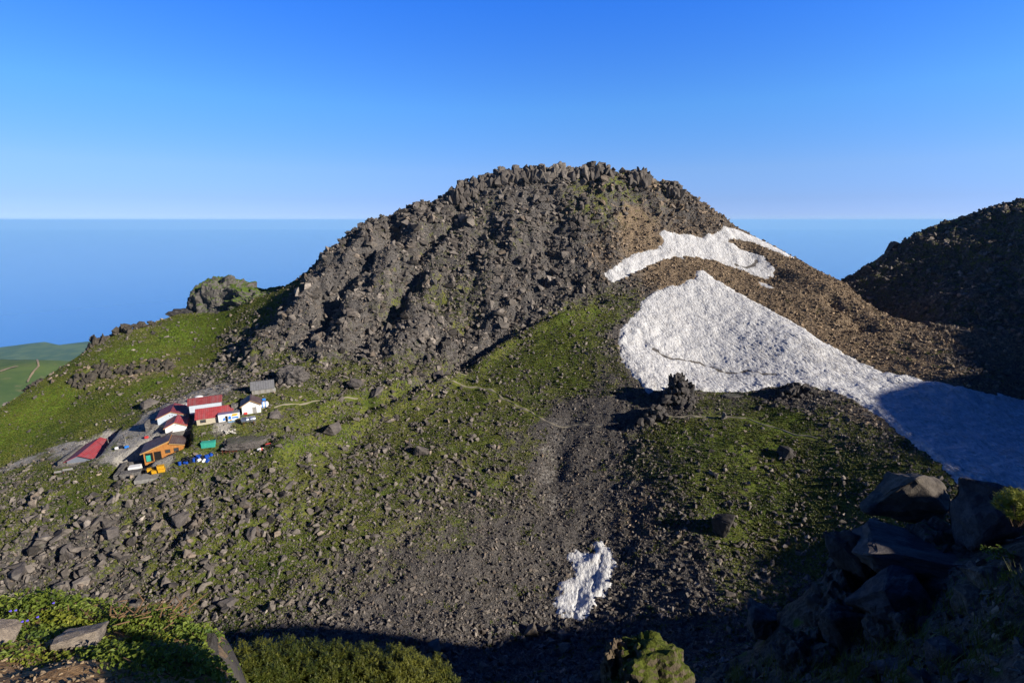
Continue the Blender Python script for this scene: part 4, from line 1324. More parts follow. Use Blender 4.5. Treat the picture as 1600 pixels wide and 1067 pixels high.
M_LBLUE = flat_mat('bright_blue_paint', (0.03, 0.22, 0.72), 0.1, damt=0.05)
M_SKYB = flat_mat('light_blue_sheet', (0.25, 0.50, 0.75), 0.2, damt=0.05)
M_YPAINT = flat_mat('yellow_paint', (0.75, 0.42, 0.03), 0.1, damt=0.05)
M_REDP = flat_mat('red_paint', (0.55, 0.05, 0.05), 0.15)

def house(name, key, label, wall_h, rise, wallm, roofm, ridge='y', apex=0.5, over=0.45, th=0.16, cat='house', trim=True, group=None):
    s = SITES[key]
    t = thing(name, label, cat, s.o, s.rot, group)
    w, d = s.w, s.d
    a = -w / 2 + w * apex
    b = MB()
    if ridge == 'y':                       # gable towards the viewer
        b.prism([(-w / 2, -1.2), (w / 2, -1.2), (w / 2, wall_h), (a, wall_h + rise), (-w / 2, wall_h)], 0, d)
        b.build('wall', wallm, t)
        r = MB()
        for sgn, ex in ((-1, -w / 2), (1, w / 2)):
            k = rise / abs(ex - a)
            q = (ex + sgn * over, wall_h - k * over + th + 0.02)
            r.slab((a, wall_h + rise + th + 0.02), q, -over, d + over, th)
        rf = r.build('roof', roofm, t)
        if trim:
            g = MB()
            for sgn, ex in ((-1, -w / 2), (1, w / 2)):
                k = rise / abs(ex - a)
                g.slab((a, wall_h + rise + 0.015), (ex + sgn * over, wall_h - k * over + 0.015), -over + 0.03, -over + 0.13, 0.22)
            g.build('barge_board', M_TRIM if wallm is not M_ORANGE else M_FRAME, rf)
        c_ = MB()
        c_.box(a - 0.16, a + 0.16, -over - 0.02, d + over + 0.02, wall_h + rise + th + 0.0, wall_h + rise + th + 0.07)
        c_.build('ridge_cap', roofm, rf)
    else:                                  # long side towards the viewer
        m_ = d * 0.5
        v, f = [], []
        for x in (-w / 2, w / 2):
            v += [(x, 0, -1.2), (x, d, -1.2), (x, d, wall_h), (x, m_, wall_h + rise), (x, 0, wall_h)]
        f = [(0, 1, 2, 3, 4), (9, 8, 7, 6, 5)] + [(i, i + 5, (i + 1) % 5 + 5, (i + 1) % 5) for i in range(5)]
        MB().add(v, f).build('wall', wallm, t)
        k = rise / m_
        r = MB()
        for y0, y1, sg in ((m_, -over, -1), (m_, d + over, 1)):
            z0, z1 = wall_h + rise + th + 0.02, wall_h - k * over + th + 0.02
            x0, x1 = -w / 2 - over, w / 2 + over
            r.add([(x0, y0, z0), (x1, y0, z0), (x1, y1, z1), (x0, y1, z1), (x0, y0, z0 - th), (x1, y0, z0 - th), (x1, y1, z1 - th), (x0, y1, z1 - th)],
                  [(0, 1, 2, 3), (7, 6, 5, 4), (0, 4, 5, 1), (1, 5, 6, 2), (2, 6, 7, 3), (3, 7, 4, 0)])
        rf = r.build('roof', roofm, t)
        MB().box(-w / 2 - over - 0.02, w / 2 + over + 0.02, m_ - 0.16, m_ + 0.16, wall_h + rise + th, wall_h + rise + th + 0.07).build('ridge_cap', roofm, rf)
    return t, s

def opening(t, name, x0, x1, z0, z1, y=0.0, fill=None, frame=True, wd=0.10):
    o = MB().box(x0, x1, y - 0.04, y + 0.02, z0, z1).build(name, fill or M_GLASS, t)
    if frame:
        b = MB()
        for a in ((x0 - wd, x0, z0 - wd, z1 + wd), (x1, x1 + wd, z0 - wd, z1 + wd), (x0, x1, z1, z1 + wd), (x0, x1, z0 - wd, z0)):
            b.box(a[0], a[1], y - 0.09, y + 0.02, a[2], a[3])
        if name == 'window':
            b.box((x0 + x1) / 2 - 0.03, (x0 + x1) / 2 + 0.03, y - 0.07, y - 0.042, z0, z1)
        b.build('frame', M_FRAME if fill is not M_GREYW else M_WHITE, o)
    return o

# orange timber lodge
s = SITES['lodge']
t = thing('mountain_lodge', 'orange timber lodge with brown roof and open dark bays, stacked barrels before it', 'lodge', s.o, s.rot)
w, d = s.w, s.d
hl, ap, hs, hr = 3.4, 6.3, 5.4, 4.3
ax = -w / 2 + w * 0.66
MB().prism([(-w / 2 + 0.35, -1.2), (w / 2, -1.2), (w / 2, hr), (ax, hs), (ax, ap), (-w / 2 + 0.35, hl + 0.1)], 0, d).build('wall', M_ORANGE, t)
k1 = (ap - hl) / (ax + w / 2)
r = MB()
r.slab((ax + 0.25, ap + k1 * 0.25 + 0.22), (-w / 2 - 0.5, hl - k1 * 0.5 + 0.22), -0.6, d + 0.5, 0.2)
k2 = (hs - hr) / (w / 2 - ax)
r.slab((ax + 0.03, hs + 0.2), (w / 2 + 0.5, hr - k2 * 0.5 + 0.2), -0.5, d + 0.5, 0.18)
rf = r.build('roof', M_BROWNROOF, t)
g = MB()
g.slab((ax + 0.25, ap + k1 * 0.25), (-w / 2 - 0.5, hl - k1 * 0.5), -0.55, -0.4, 0.3)
g.slab((ax + 0.05, hs - 0.02), (w / 2 + 0.5, hr - k2 * 0.5 - 0.02), -0.45, -0.3, 0.25)
g.build('barge_board', M_TRIM, rf)
bay = opening(t, 'doorway', -w / 2 + 0.9, -w / 2 + 2.9, -0.1, 2.9, fill=M_DARK)
MB().box(-w / 2 + 1.0, -w / 2 + 2.25, -0.20, -0.05, 0.05, 2.2).build('panel', M_TEAL, bay)
opening(t, 'doorway', -w / 2 + 3.4, -w / 2 + 5.3, -0.1, 3.0, fill=M_DARK)
for x0, z0 in ((-w / 2 + 6.7, 2.0), (-w / 2 + 9.2, 2.15)):
    opening(t, 'window', x0, x0 + 1.3, z0, z0 + 1.1)
opening(t, 'window', -w / 2 + 7.2, -w / 2 + 8.9, 0.4, 1.25, fill=M_DARK, frame=False)
b = MB()
for k in range(5): b.box(-w / 2 + 5.7 + k * 0.62, -w / 2 + 6.28 + k * 0.62, -0.75, -0.15, -0.1, 0.55 + 0.12 * (k % 2))
tag(b.build('crates', M_WHITE, None, loc=s.o), 'row of white foam boxes against the lodge front', 'boxes').rotation_euler.z = s.rot
o = MB().box(-w / 2 + 9.0, -w / 2 + 10.7, -1.6, -0.6, -0.05, 0.95).build('crate', M_YEL, None, loc=s.o, bevel=0.06)
o.rotation_euler.z = s.rot
tag(o, 'orange crate with a pale bundle on it by the lodge front', 'crate')
o = blob('sack', 'pale bundled sack lying on the orange crate', 'sack', (0, 0, 0), (0.7, 0.45, 0.5), 5, flat_mat('pale_cloth', (0.45, 0.45, 0.36), 0.3), 0.2, 1.5, 3)
o.matrix_world = Matrix.Translation(s.o) @ Matrix.Rotation(s.rot, 4, 'Z') @ Matrix.Translation((-w / 2 + 9.8, -1.1, 1.25))
b = MB().tube((0, -0.05, 0), (0, -0.35, 0), 0.72, n=20)
o = b.build('round_tank', M_BLACK, None, loc=s.o, bevel=0.0)
o.matrix_world = Matrix.Translation(s.o) @ Matrix.Rotation(s.rot, 4, 'Z') @ Matrix.Translation((w / 2 - 1.2, -0.1, 1.35))
tag(o, 'round black lid leaning on the right end of the lodge front', 'tank lid')

t, s = house('blue_house', 'blue', 'blue-grey gabled house with dull red roof behind the small white one', 2.6, 1.9, M_BLUEGREY, M_RED2)
opening(t, 'window', 0.3, 1.9, 0.9, 1.9)
for x in (-0.7, 0.1): MB().box(x, x + 0.3, -0.05, 0.0, 2.9, 3.15).build('vent', M_DARK, t)
t, s = house('small_house', 'small', 'small white gabled house with bright red roof, right behind the lodge', 2.3, 1.6, M_WHITE, M_RED)
opening(t, 'vent', -0.3, 0.3, 2.6, 2.9, fill=M_GREYW, frame=False)
t, s = house('long_house', 'long', 'long beige house with a bright red roof behind the painted truck box', 2.5, 2.2, M_BEIGE, M_RED, 'x')
opening(t, 'window', -s.w / 2 + 1.2, -s.w / 2 + 2.8, 0.9, 1.8)
t, s = house('annex_house', 'annex', 'low annex with a dull dark red roof behind the long red roof', 2.6, 1.5, M_BLUEGREY, M_RED2, 'x')
t, s = house('white_hut', 'white', 'white hut with brown gabled roof and a grey door below the weathered shed', 3.4, 1.8, M_WHITE, M_BROWNROOF, over=0.55)
opening(t, 'door', 0.4, 1.7, 0.0, 2.4, fill=M_GREYW)
t, s = house('grey_shed', 'shed', 'weathered grey plank shed at the upper right end of the huts', 2.2, 2.2, M_WEATH, M_GREYROOF, 'x', trim=False, cat='shed')
b = MB()
for k in range(4): b.box(-s.w / 2 + 1.0 + k * 2.1, -s.w / 2 + 2.3 + k * 2.1, -0.05, 0.0, 0.2, 1.8)
b.build('shutters', M_GREYW, t)
t, s = house('bunkhouse', 'bunk', 'low bunkhouse with bright red roof sunk between stone banks', 0.9, 1.7, flat_mat('slate_grey_wall', (0.20, 0.22, 0.27), 0.1), M_RED, over=0.7, trim=False)
for sx in (-1, 1):
    b = MB()
    rs_ = np.random.RandomState(77 + sx)
    xx = sx * (s.w / 2 + 1.9)
    b.prism([(xx - 0.9, -1.5), (xx + 0.9, -1.5), (xx + 0.55, 1.1), (xx - 0.55, 1.1)], -0.5, s.d - 0.5)
    o = b.build('stone_bank', M_STONEW, None, loc=s.o, bevel=0.12)
    o.rotation_euler.z = s.rot
    tag(o, 'brown-grey stone bank along the %s side of the sunken red bunkhouse' % ('left' if sx < 0 else 'right'), 'stone wall')

# painted truck box used as a store
s = SITES['truckbox']
t = thing('storage_box', 'white truck box painted with blue and yellow shapes before the long house', 'storage box', s.o, s.rot)
w, d, h = s.w, s.d, 3.0
MB().box(-w / 2, w / 2, 0, d, 0.25, h).build('body', M_WHITE, t, bevel=0.04)
MB().box(-w / 2 - 0.06, w / 2 + 0.06, -0.06, d + 0.06, h + 0.002, h + 0.12).build('roof', M_STEEL, t)
opening(t, 'door', -w / 2 + 2.2, -w / 2 + 3.0, 0.3, 2.3, fill=M_DARK, frame=False)
def paint(pts, m, nm='painted_panel'):
    MB().prism([(-w / 2 + a, b_) for a, b_ in pts], -0.03, 0.0 - 0.002).build(nm, m, t)
paint([(1.2, 0.7), (2.1, 0.7), (2.1, 1.6), (1.8, 1.9)], M_LBLUE)
paint([(3.1, 0.9), (4.0, 0.8), (4.1, 1.9), (3.6, 2.2), (3.2, 1.9)], M_LBLUE)
paint([(4.3, 1.1), (w - 0.4, 1.0), (w - 0.3, 1.55), (4.4, 1.6)], M_LBLUE)
paint([(4.2, 1.9), (w - 0.9, 2.0), (w - 0.3, 2.7), (4.6, 2.75)], M_YPAINT)
paint([(3.4, 0.35), (4.1, 0.35), (4.2, 0.75), (3.7, 0.78)], M_YPAINT)
b = MB()
for k in range(4): b.box(-0.4 + k * 0.75, 0.3 + k * 0.75, -0.9 - 0.1 * k, -0.25, -0.2, 0.12 + 0.05 * (k % 3))
o = b.build('tarpaulin', M_SKYB, None, loc=s.o, bevel=0.04)
o.rotation_euler.z = s.rot
tag(o, 'light blue folded tarpaulin at the foot of the painted truck box', 'tarpaulin')

# stone yard with a white box, beside the bunkhouse
s = SITES['yard']
w, d = s.w, s.d
def wall_piece(name, lab, x0, x1, y0, y1, z1, s=s, mat=M_STONEW):
    b = MB().box(x0, x1, y0, y1, -2.2, z1)
    o = b.build(name, mat, None, loc=s.o, bevel=0.1)
    bm = bmesh.new()
    bm.from_mesh(o.data)
    bmesh.ops.subdivide_edges(bm, edges=bm.edges, cuts=5, use_grid_fill=True)
    for q in bm.verts:
        q.co += Vector((mn.noise(q.co * 1.3), mn.noise(q.co * 1.3 + Vector((9, 0, 0))), mn.noise(q.co * 1.1 + Vector((0, 9, 0))) * 0.8)) * 0.22
    bm.to_mesh(o.data)
    bm.free()
    o.rotation_euler.z = s.rot
    return tag(o, lab, 'stone wall')
wall_piece('stone_wall', 'broad front stone wall of the yard left of the lodge', -w / 2 + 1.6, w / 2, -1.4, 1.6, 2.0)
wall_piece('stone_wall', 'left stone wall of the yard, beside the bunkhouse', -w / 2 - 0.2, -w / 2 + 1.2, -0.6, d, 1.7)
wall_piece('stone_wall', 'back stone wall of the yard behind the white box', -w / 2 + 1.4, w / 2, d - 1.0, d + 0.2, 1.4)
wall_piece('stone_wall', 'low retaining wall below the small white house', -4.6, 5.0, -1.5, -0.5, 0.5, SITES['small'])
wall_piece('stone_wall', 'dark upright stone wall left of the white hut', -6.6, -4.4, 2.0, 3.6, 3.8, SITES['white'])
wall_piece('stone_wall', 'grey windbreak wall left of the blue-grey house', -8.4, -7.4, -1.0, 3.4, 1.7, SITES['blue'])
o = MB().box(-0.9, 2.6, 3.4, 5.8, 0.1, 1.9).build('white_box', M_WHITE, None, loc=s.o, bevel=0.06)
o.rotation_euler.z = s.rot
tag(o, 'white boxy shed standing inside the stone yard', 'box shed')

# yellow tubs and the drum heap
def drum_mesh(r, h, n=14):
    return [(r * 0.9, 0), (r, 0.04 * h), (r, 0.32 * h), (r * 1.05, 0.34 * h), (r, 0.36 * h), (r, 0.64 * h), (r * 1.05, 0.66 * h), (r, 0.68 * h), (r, 0.95 * h), (r * 0.92, h), (r * 0.8, h), (r * 0.78, h * 0.97)]
YT = [(236, 736, 0, 'leftmost of the yellow tubs on the slab before the lodge'), (243, 738.5, 0, 'middle yellow tub on the slab before the lodge'), (253, 736.5, 0, 'rightmost yellow tub resting on the slab before the lodge'),
      (252, 736.5, 1.15, 'yellow tub stacked on top of the rightmost one')]
for u, v, dz, lab in YT:
    x, y, z = gpos(u, v)
    t = thing('tub', lab, 'tub', (x, y, z + dz - 0.05), R(25.6), 'yellow tubs before the lodge')
    MB().box(-1.0, 1.0, -0.7, 0.7, 0, 1.0).build('body', M_YEL, t, bevel=0.18)
    MB().box(-1.05, 1.05, -0.75, 0.75, 1.0, 1.12).build('lid', M_YEL, t, bevel=0.04)
x, y, z = gpos(246, 741)
o = MB().box(-6, 4.5, -2.2, 2.4, -1.2, 0.06).build('concrete_slab', M_CONC, None, loc=(x, y, z - 0.12))
o.rotation_euler.z = R(20)
tag(o, 'pale concrete slab under the yellow tubs', 'slab')
protos = {}
for nm, m_ in (('blue', M_BLUE), ('black', M_BLACK), ('white', M_WHITE)):
    me = MB().lathe(drum_mesh(0.48, 1.25)).build('drum', m_, smoothed=False)
    protos[nm] = me
rs_ = np.random.RandomState(21)
place = []
for row in range(3):
    for k in range(9 - row):
        place.append((282 + k * 5.4 + row * 2.5 + rs_.uniform(-1, 1), 727 - k * 1.0 - row * 3.2 + rs_.uniform(-0.8, 0.8)))
place += [(331, 712), (326, 714), (321, 716)]
DL = {'blue': 'blue plastic drum in the barrel heap right of the lodge', 'black': 'black plastic drum in the barrel heap right of the lodge', 'white': 'white plastic drum in the barrel heap right of the lodge'}
first = {k: True for k in DL}
for i, (u, v) in enumerate(place):
    kind = rs_.choice(['blue', 'blue', 'black', 'white'] if u > 300 else ['black', 'black', 'white', 'blue'])
    if u > 320: kind = 'blue'
    src = protos[kind]
    o = src if first[kind] else src.copy()
    if not first[kind]: COL.objects.link(o)
    first[kind] = False
    x, y, z = gpos(u, v)
    lying = rs_.uniform() < 0.45
    o.location = (x, y, z + (0.42 if lying else -0.05))
    o.rotation_euler = ((math.pi / 2 if lying else rs_.normal(0, 0.1)), 0, rs_.uniform(0, 6.28))
    tag(o, DL[kind], 'drum', kind + ' drums by the lodge')
for k, f_ in first.items():
    if f_: bpy.data.objects.remove(protos[k])
# green box
x, y, z = gpos(326, 696)
t = thing('green_bin', 'teal storage bin on the grass right of the lodge', 'storage bin', (x, y, z), R(16))
MB().box(-2.1, 2.1, -0.9, 0.9, -0.3, 1.5).build('body', M_TEAL, t, bevel=0.06)
MB().box(-2.2, 2.2, -1.0, 1.0, 1.502, 1.66).build('lid', M_TEAL, t, bevel=0.04)
# silver tank on a cradle
x, y, z = gpos(389, 661)
t = thing('water_tank', 'silver cylindrical tank lying on a rusty cradle before the white hut', 'tank', (x, y, z), R(28))
M_ = Matrix.Rotation(math.pi / 2, 4, 'Y')
MB().lathe([(0.2, -2.5), (0.85, -2.35), (1.05, -2.1), (1.05, -0.7), (1.09, -0.68), (1.09, -0.6), (1.05, -0.58), (1.05, 0.7), (1.09, 0.72), (1.09, 0.8), (1.05, 0.82), (1.05, 2.1), (0.85, 2.35), (0.2, 2.5)], 18, Matrix.Translation((0, 0, 1.7)) @ M_).build('body', M_STEEL, t, True)
for sx in (-1.6, 1.6):
    b = MB()
    b.box(sx - 0.08, sx + 0.08, -0.9, -0.75, -0.4, 1.3).box(sx - 0.08, sx + 0.08, 0.75, 0.9, -0.4, 1.3).box(sx - 0.1, sx + 0.1, -1.0, 1.0, 0.62, 0.74)
    b.build('cradle', M_RUST, t)
# white tank with a blue strap
x, y, z = gpos(413, 632)
t = thing('white_tank', 'white rounded water tank with blue bands right of the white hut', 'tank', (x, y, z), R(20))
MB().lathe([(0.3, -1.5), (0.95, -1.35), (1.2, -1.0), (1.2, 1.0), (0.95, 1.35), (0.3, 1.5)], 18, Matrix.Translation((0, 0, 1.3)) @ M_).build('body', M_WHITE, t, True)
for sx in (-0.6, 0.45):
    MB().lathe([(1.19, sx - 0.18), (1.235, sx - 0.16), (1.235, sx + 0.16), (1.19, sx + 0.18)], 18, Matrix.Translation((0, 0, 1.3)) @ M_).build('band', M_LBLUE, t)
MB().box(-1.2, 1.2, -0.5, 0.5, -0.4, 0.25).build('base', M_CONC, t)
# white domes behind the long roof
for i, (u, v, lab) in enumerate([(294, 628, 'white tank top behind the dull red annex, the left one'), (311, 625, 'white tank top behind the dull red annex, the right one')]):
    x, y, z = gpos(u, v)
    MBo = MB().lathe([(1.6, 0), (1.6, 1.0), (1.4, 1.35), (0.9, 1.6), (0.3, 1.7)], 18).build('round_tank', M_WHITE, None, True, loc=(x, y, z - 0.1))
    tag(MBo, lab, 'tank')
# white rubbish pile, rack, red and white floats, benches, posts
x, y, z = gpos(356, 674)
rs_ = np.random.RandomState(31)
specs = [(x + rs_.uniform(-3.2, 3.2), y + rs_.uniform(-1.2, 1.2), z + rs_.uniform(0, 0.5), rs_.uniform(0.5, 1.2), rs_.uniform(0.4, 0.8), rs_.uniform(0.25, 0.5), 0.5) for _ in range(12)]
shards('tarp_heap', 'heap of pale tarpaulins and sacks below the painted truck box', 'tarpaulin heap', specs, 32, None, None, (0.55, 0.53, 0.48))
x, y, z = gpos(359, 709)
t = thing('iron_rack', 'rusty iron rack with a pale top at the left end of the rock slab', 'rack', (x, y, z), R(14))
for k in range(5): MB().box(-2.2 + k * 1.1 - 0.07, -2.2 + k * 1.1 + 0.07, -0.08, 0.08, -0.4, 1.7).build('post', M_RUST, t)
MB().box(-2.5, 2.5, -0.2, 1.4, 1.702, 1.9).build('top', M_CONC, t)
MB().box(-2.4, 2.4, -0.05, 0.05, 0.7, 0.82).build('rail', M_RUST, t)
for u, v, lab, m_ in ((407, 705, 'white and red float lying below the flat rock slab', M_WHITE), (420, 701, 'red float lying at the right end of the flat rock slab', M_REDP)):
    x, y, z = gpos(u, v)
    o = MB().lathe([(0.15, -1.1), (0.45, -0.8), (0.5, 0), (0.45, 0.8), (0.15, 1.1)], 12, Matrix.Rotation(math.pi / 2, 4, 'Y')).build('float', m_, None, True, loc=(x, y, z + 0.4))
    o.rotation_euler.z = R(20)
    tag(o, lab, 'float')
    if m_ is M_WHITE:
        MB().lathe([(0.46, 0.35), (0.53, 0.4), (0.47, 0.8), (0.4, 0.82)], 12, Matrix.Rotation(math.pi / 2, 4, 'Y')).build('stripe', M_REDP, o)
for u, v, lab in ((93, 741, 'left long bench below the bunkhouse'), (106, 737, 'right long bench below the bunkhouse')):
    x, y, z = gpos(u, v)
    t = thing('bench', lab, 'bench', (x, y, z), R(22), 'benches below the bunkhouse')
    MB().box(-1.4, 1.4, -0.25, 0.25, 0.62, 0.72).build('seat', M_GREYW, t)
    MB().box(-1.4, 1.4, 0.22, 0.28, 0.5, 1.15).build('backrest', M_GREYW, t)
    for sx in (-1.2, 1.2): MB().box(sx - 0.07, sx + 0.07, -0.2, 0.2, -0.4, 0.618).build('leg', M_FRAME, t)
for u, v, h, lab in ((80, 744, 1.3, 'short dark post left of the benches'), (118, 733, 1.4, 'leaning dark post right of the benches'), (197, 694, 3.0, 'tall thin pole on the gravel behind the lodge'), (169, 690, 3.4, 'tall thin pole beside the bunkhouse')):
    x, y, z = gpos(u, v)
    o = MB().tube((0, 0, -0.5), (0.15 * (h < 2), 0, h), 0.09, 0.07, 8).build('post', M_GREYW if h > 2 else M_DARK, None, loc=(x, y, z))
    tag(o, lab, 'post')
for u, v, m_, lab in ((183, 702, M_WHITE, 'small white container on the gravel behind the stone yard'), (190, 700, M_BLACK, 'small black container on the gravel behind the stone yard'), (198, 699, M_LBLUE, 'small blue container on the gravel near the tall pole'),
                      (229, 684, M_REDP, 'small red bundle on the ground behind the lodge'), (222, 728, M_BLACK, 'dark wheel-like drum at the left corner of the lodge'), (412, 622, M_LBLUE, 'blue sheet lying before the weathered shed'),
                      (384, 647, M_REDP, 'orange-red bundle at the foot of the white hut')):
    x, y, z = gpos(u, v)
    o = MB().box(-0.6, 0.6, -0.45, 0.45, 0, 0.8).build('bundle', m_, None, loc=(x, y, z), bevel=0.2)
    o.rotation_euler.z = R(25)
    tag(o, lab, 'bundle')

# ------------------------------------------------------------------ foreground: the ledge at the lower left
def near_sheet(name, ctrl, x0, x1, y0, y1, step, rough, seed, mat, edge=None, lam=0.02):
    f = tps_fit(ctrl, lam)
    X, Y = np.meshgrid(np.arange(x0, x1, step), np.arange(y0, y1, step))
    z = tps_eval(f, X, Y)
    z = z + rough * (fbm(X, Y, 0.9, 4, seed) * 0.6 + 0.5 * ridged(X, Y, 1.7, 3, seed + 5))
    if edge is not None:
        d = poly_sd(X, Y, edge) + 0.18 * fbm(X, Y, 0.7, 3, seed + 9)
        z = z - 9.0 * smooth(0.05, -1.6, d)
        cut = d > -1.7
    else:
        cut = np.ones_like(X, bool)
    n_y, n_x = X.shape
    ii = np.arange(n_x * n_y).reshape(n_y, n_x)
    qd = np.stack([ii[:-1, :-1], ii[:-1, 1:], ii[1:, 1:], ii[1:, :-1]], -1).reshape(-1, 4)
    qd = qd[cut.ravel()[qd].all(1)]
    used = np.unique(qd)
    rm = np.zeros(n_x * n_y, np.int32)
    rm[used] = np.arange(len(used))
    me = np_mesh(name, np.stack([X, Y, z], -1).reshape(-1, 3)[used], rm[qd], True)
    o = tag(obj(name, me, mat), kind='structure')
    def zz(x, y):
        return bil(z, x0, y0, step, x, y)
    return zz

LEDGE = [P(u, v, Y) for u, v, Y in [(-150, 940, 6.2), (0, 938, 5.7), (70, 940, 5.6), (150, 948, 5.5), (230, 962, 5.3), (290, 975, 5.1), (335, 1000, 4.9), (0, 1000, 4.4), (100, 1000, 4.5), (200, 1010, 4.4), (300, 1020, 4.4),
                                    (0, 1067, 3.4), (100, 1067, 3.35), (200, 1067, 3.5), (330, 1067, 3.9), (-150, 1067, 3.4), (100, 1180, 2.4), (330, 1180, 2.8), (-150, 1180, 2.5)]]
LEDGE += [(-1.0, 2.0, -2.9), (0.2, 0.6, -1.9), (-3, 0.3, -1.8)]
ledge_edge = [P(u, v, Y)[:2] for u, v, Y in [(-260, 930, 6.4), (-100, 934, 6.1), (0, 936, 5.8), (70, 938, 5.7), (150, 946, 5.6), (235, 960, 5.4), (298, 972, 5.2), (330, 985, 5.0), (345, 1020, 4.5), (345, 1067, 4.0)]] + [(0.4, 2.6), (1.2, 0.6), (-9.5, 0.6), (-9.5, 6.3)]
ks_ = N('ledge_soil')
a, b = ks_.noise(1.6, 4), ks_.noise(14, 4, 0.7)
sc_ = ks_.mix(ks_.ramp01(b, 0.35, 0.65), (0.16, 0.090, 0.038), (0.36, 0.22, 0.105))
sc_ = ks_.mix(ks_.ramp01(ks_.vor(26), 0.22, 0.05), sc_, (0.34, 0.27, 0.19))
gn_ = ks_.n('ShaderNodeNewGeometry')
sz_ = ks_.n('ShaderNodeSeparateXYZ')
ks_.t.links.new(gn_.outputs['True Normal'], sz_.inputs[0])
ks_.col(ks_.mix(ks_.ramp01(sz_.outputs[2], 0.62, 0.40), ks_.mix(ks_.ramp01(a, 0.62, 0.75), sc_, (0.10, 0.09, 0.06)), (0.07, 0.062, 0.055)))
ks_.bump(b, 1.0, 0.03)
ledge_z = near_sheet('rock_ledge_ground', LEDGE, -9.6, 1.4, 0.6, 7.4, 0.05, 0.10, 300, ks_.m, ledge_edge)

# leaves --------------------------------------------------------------
def leaf_cloud(name, centres, normals, size, seed, mat, tint, parent=None, fold=0.35, upbias=0.6):
    """small folded leaves at given points"""
    rs_ = np.random.RandomState(seed)
    n = len(centres)
    c_ = np.asarray(centres, float)
    d = np.asarray(normals, float) * upbias + rs_.normal(0, 0.55, (n, 3))
    d /= np.linalg.norm(d, axis=1)[:, None]
    t = np.cross(d, rs_.normal(0, 1, (n, 3)))
    t /= np.linalg.norm(t, axis=1)[:, None]
    s_ = np.cross(d, t)
    L = size * rs_.uniform(0.6, 1.35, (n, 1))
    p0 = c_ - t * L * 0.5
    p2 = c_ + t * L * 0.5 - d * L * 0.1
    p1 = c_ + s_ * L * 0.3 + d * L * fold * 0.4
    p3 = c_ - s_ * L * 0.3 + d * L * fold * 0.4
    co = np.stack([p0, p1, p2, p3], 1).reshape(-1, 3)
    ii = np.arange(n)[:, None] * 4
    f = np.concatenate([ii + [0, 1, 2], ii + [0, 2, 3]])
    org = co.mean(0)
    me = np_mesh(name, co - org, f)
    fattr(me, 'tint', np.repeat(np.clip(tint, 0, 1), 4))
    return obj(name, me, mat, parent, None if parent else tuple(org))

M_LEAF = leaf_mat('willow_leaf', (0.06, 0.11, 0.014), (0.28, 0.33, 0.05), 0.35)
M_LEAFY = leaf_mat('yellow_green_leaf', (0.11, 0.15, 0.014), (0.36, 0.36, 0.05), 0.35)
M_PINE = leaf_mat('dwarf_pine_needles', (0.040, 0.058, 0.007), (0.19, 0.185, 0.028), 0.2)
M_DRY = leaf_mat('dry_twigs', (0.10, 0.060, 0.030), (0.26, 0.16, 0.085), 0.1)
M_TWIG = flat_mat('shrub_twig', (0.085, 0.055, 0.035), 0.3, 20)

def shrub(name, label, u, v, Y, rx, ry, rz, n, seed, mat=None, size=0.045, zf=None, group=None, stems=14, lift=0.0):
    rs_ = np.random.RandomState(seed)
    x, y, z = P(u, v, Y)
    if zf is not None: z = float(zf(x, y))
    d = rs_.normal(0, 1, (n, 3))
    d /= np.linalg.norm(d, axis=1)[:, None]
    d[:, 2] = np.abs(d[:, 2])
    lump = 1 + 0.35 * np.sin(d[:, 0] * 5 + seed) * np.cos(d[:, 1] * 6 + seed * 2)
    rr_ = rs_.uniform(0.35, 1, n) ** 0.5 * lump
    gx, gy = x + d[:, 0] * rr_ * rx, y + d[:, 1] * rr_ * ry
    gz = (zf(gx, gy) if zf is not None else z) + d[:, 2] * rr_ * rz + lift
    cen = np.stack([gx, gy, gz], -1)
    nr = d * [1, 1, 1] + [0, 0, 0.6]
    tint = 0.45 + 0.35 * fbm(gx * 3 + seed, gy * 3, 1.0, 3, seed) + rs_.normal(0, 0.16, n)
    t = thing(name, label, 'shrub', (x, y, z), 0, group)
    lf = leaf_cloud('foliage', cen - [x, y, z], nr, size, seed + 1, mat or M_LEAF, tint, t)
    b = MB()
    for k in range(stems):
        j = rs_.randint(0, n)
        e = cen[j] - [x, y, z]
        b.tube((e[0] * 0.25, e[1] * 0.25, -0.03), tuple(e * 0.9), 0.010, 0.004, 5)
    b.build('stems', M_TWIG, t)
    return t

LS = [(20, 965, 5.3, 0.75, 0.45, 0.30, 1700, 'broad light green shrub at the far left rim of the ledge', None), (95, 958, 5.3, 0.7, 0.45, 0.26, 1500, 'light green shrub on the ledge rim, second from the left', None),
      (160, 968, 5.1, 0.55, 0.4, 0.20, 1100, 'dense green shrub in the middle of the ledge rim', None), (255, 985, 4.9, 0.6, 0.4, 0.22, 1200, 'green shrub with brownish tips near the right rim of the ledge', None),
      (305, 1000, 4.8, 0.35, 0.3, 0.2, 600, 'small shrub at the right tip of the ledge, half in shadow', None), (225, 1020, 4.5, 0.55, 0.35, 0.15, 1100, 'low leafy mat right of the pale flat rock on the ledge', M_LEAFY),
      (55, 1015, 4.5, 0.55, 0.35, 0.13, 1000, 'low green mat between the two pale rocks of the ledge', None), (180, 1050, 4.0, 0.28, 0.2, 0.10, 350, 'small sprig on the bare soil in front of the flat rock', None),
      (100, 985, 4.9, 0.5, 0.3, 0.13, 800, 'short mat of leaves just behind the pale flat rock', M_LEAFY), (290, 1045, 4.2, 0.5, 0.4, 0.2, 900, 'shadowed shrub at the bottom right of the ledge', None),
      (15, 1000, 4.8, 0.35, 0.3, 0.12, 450, 'low shrub behind the rounded stone at the left frame edge', None), (200, 985, 5.0, 0.5, 0.3, 0.14, 800, 'olive shrub left of the brownish shrub on the ledge', M_LEAFY)]
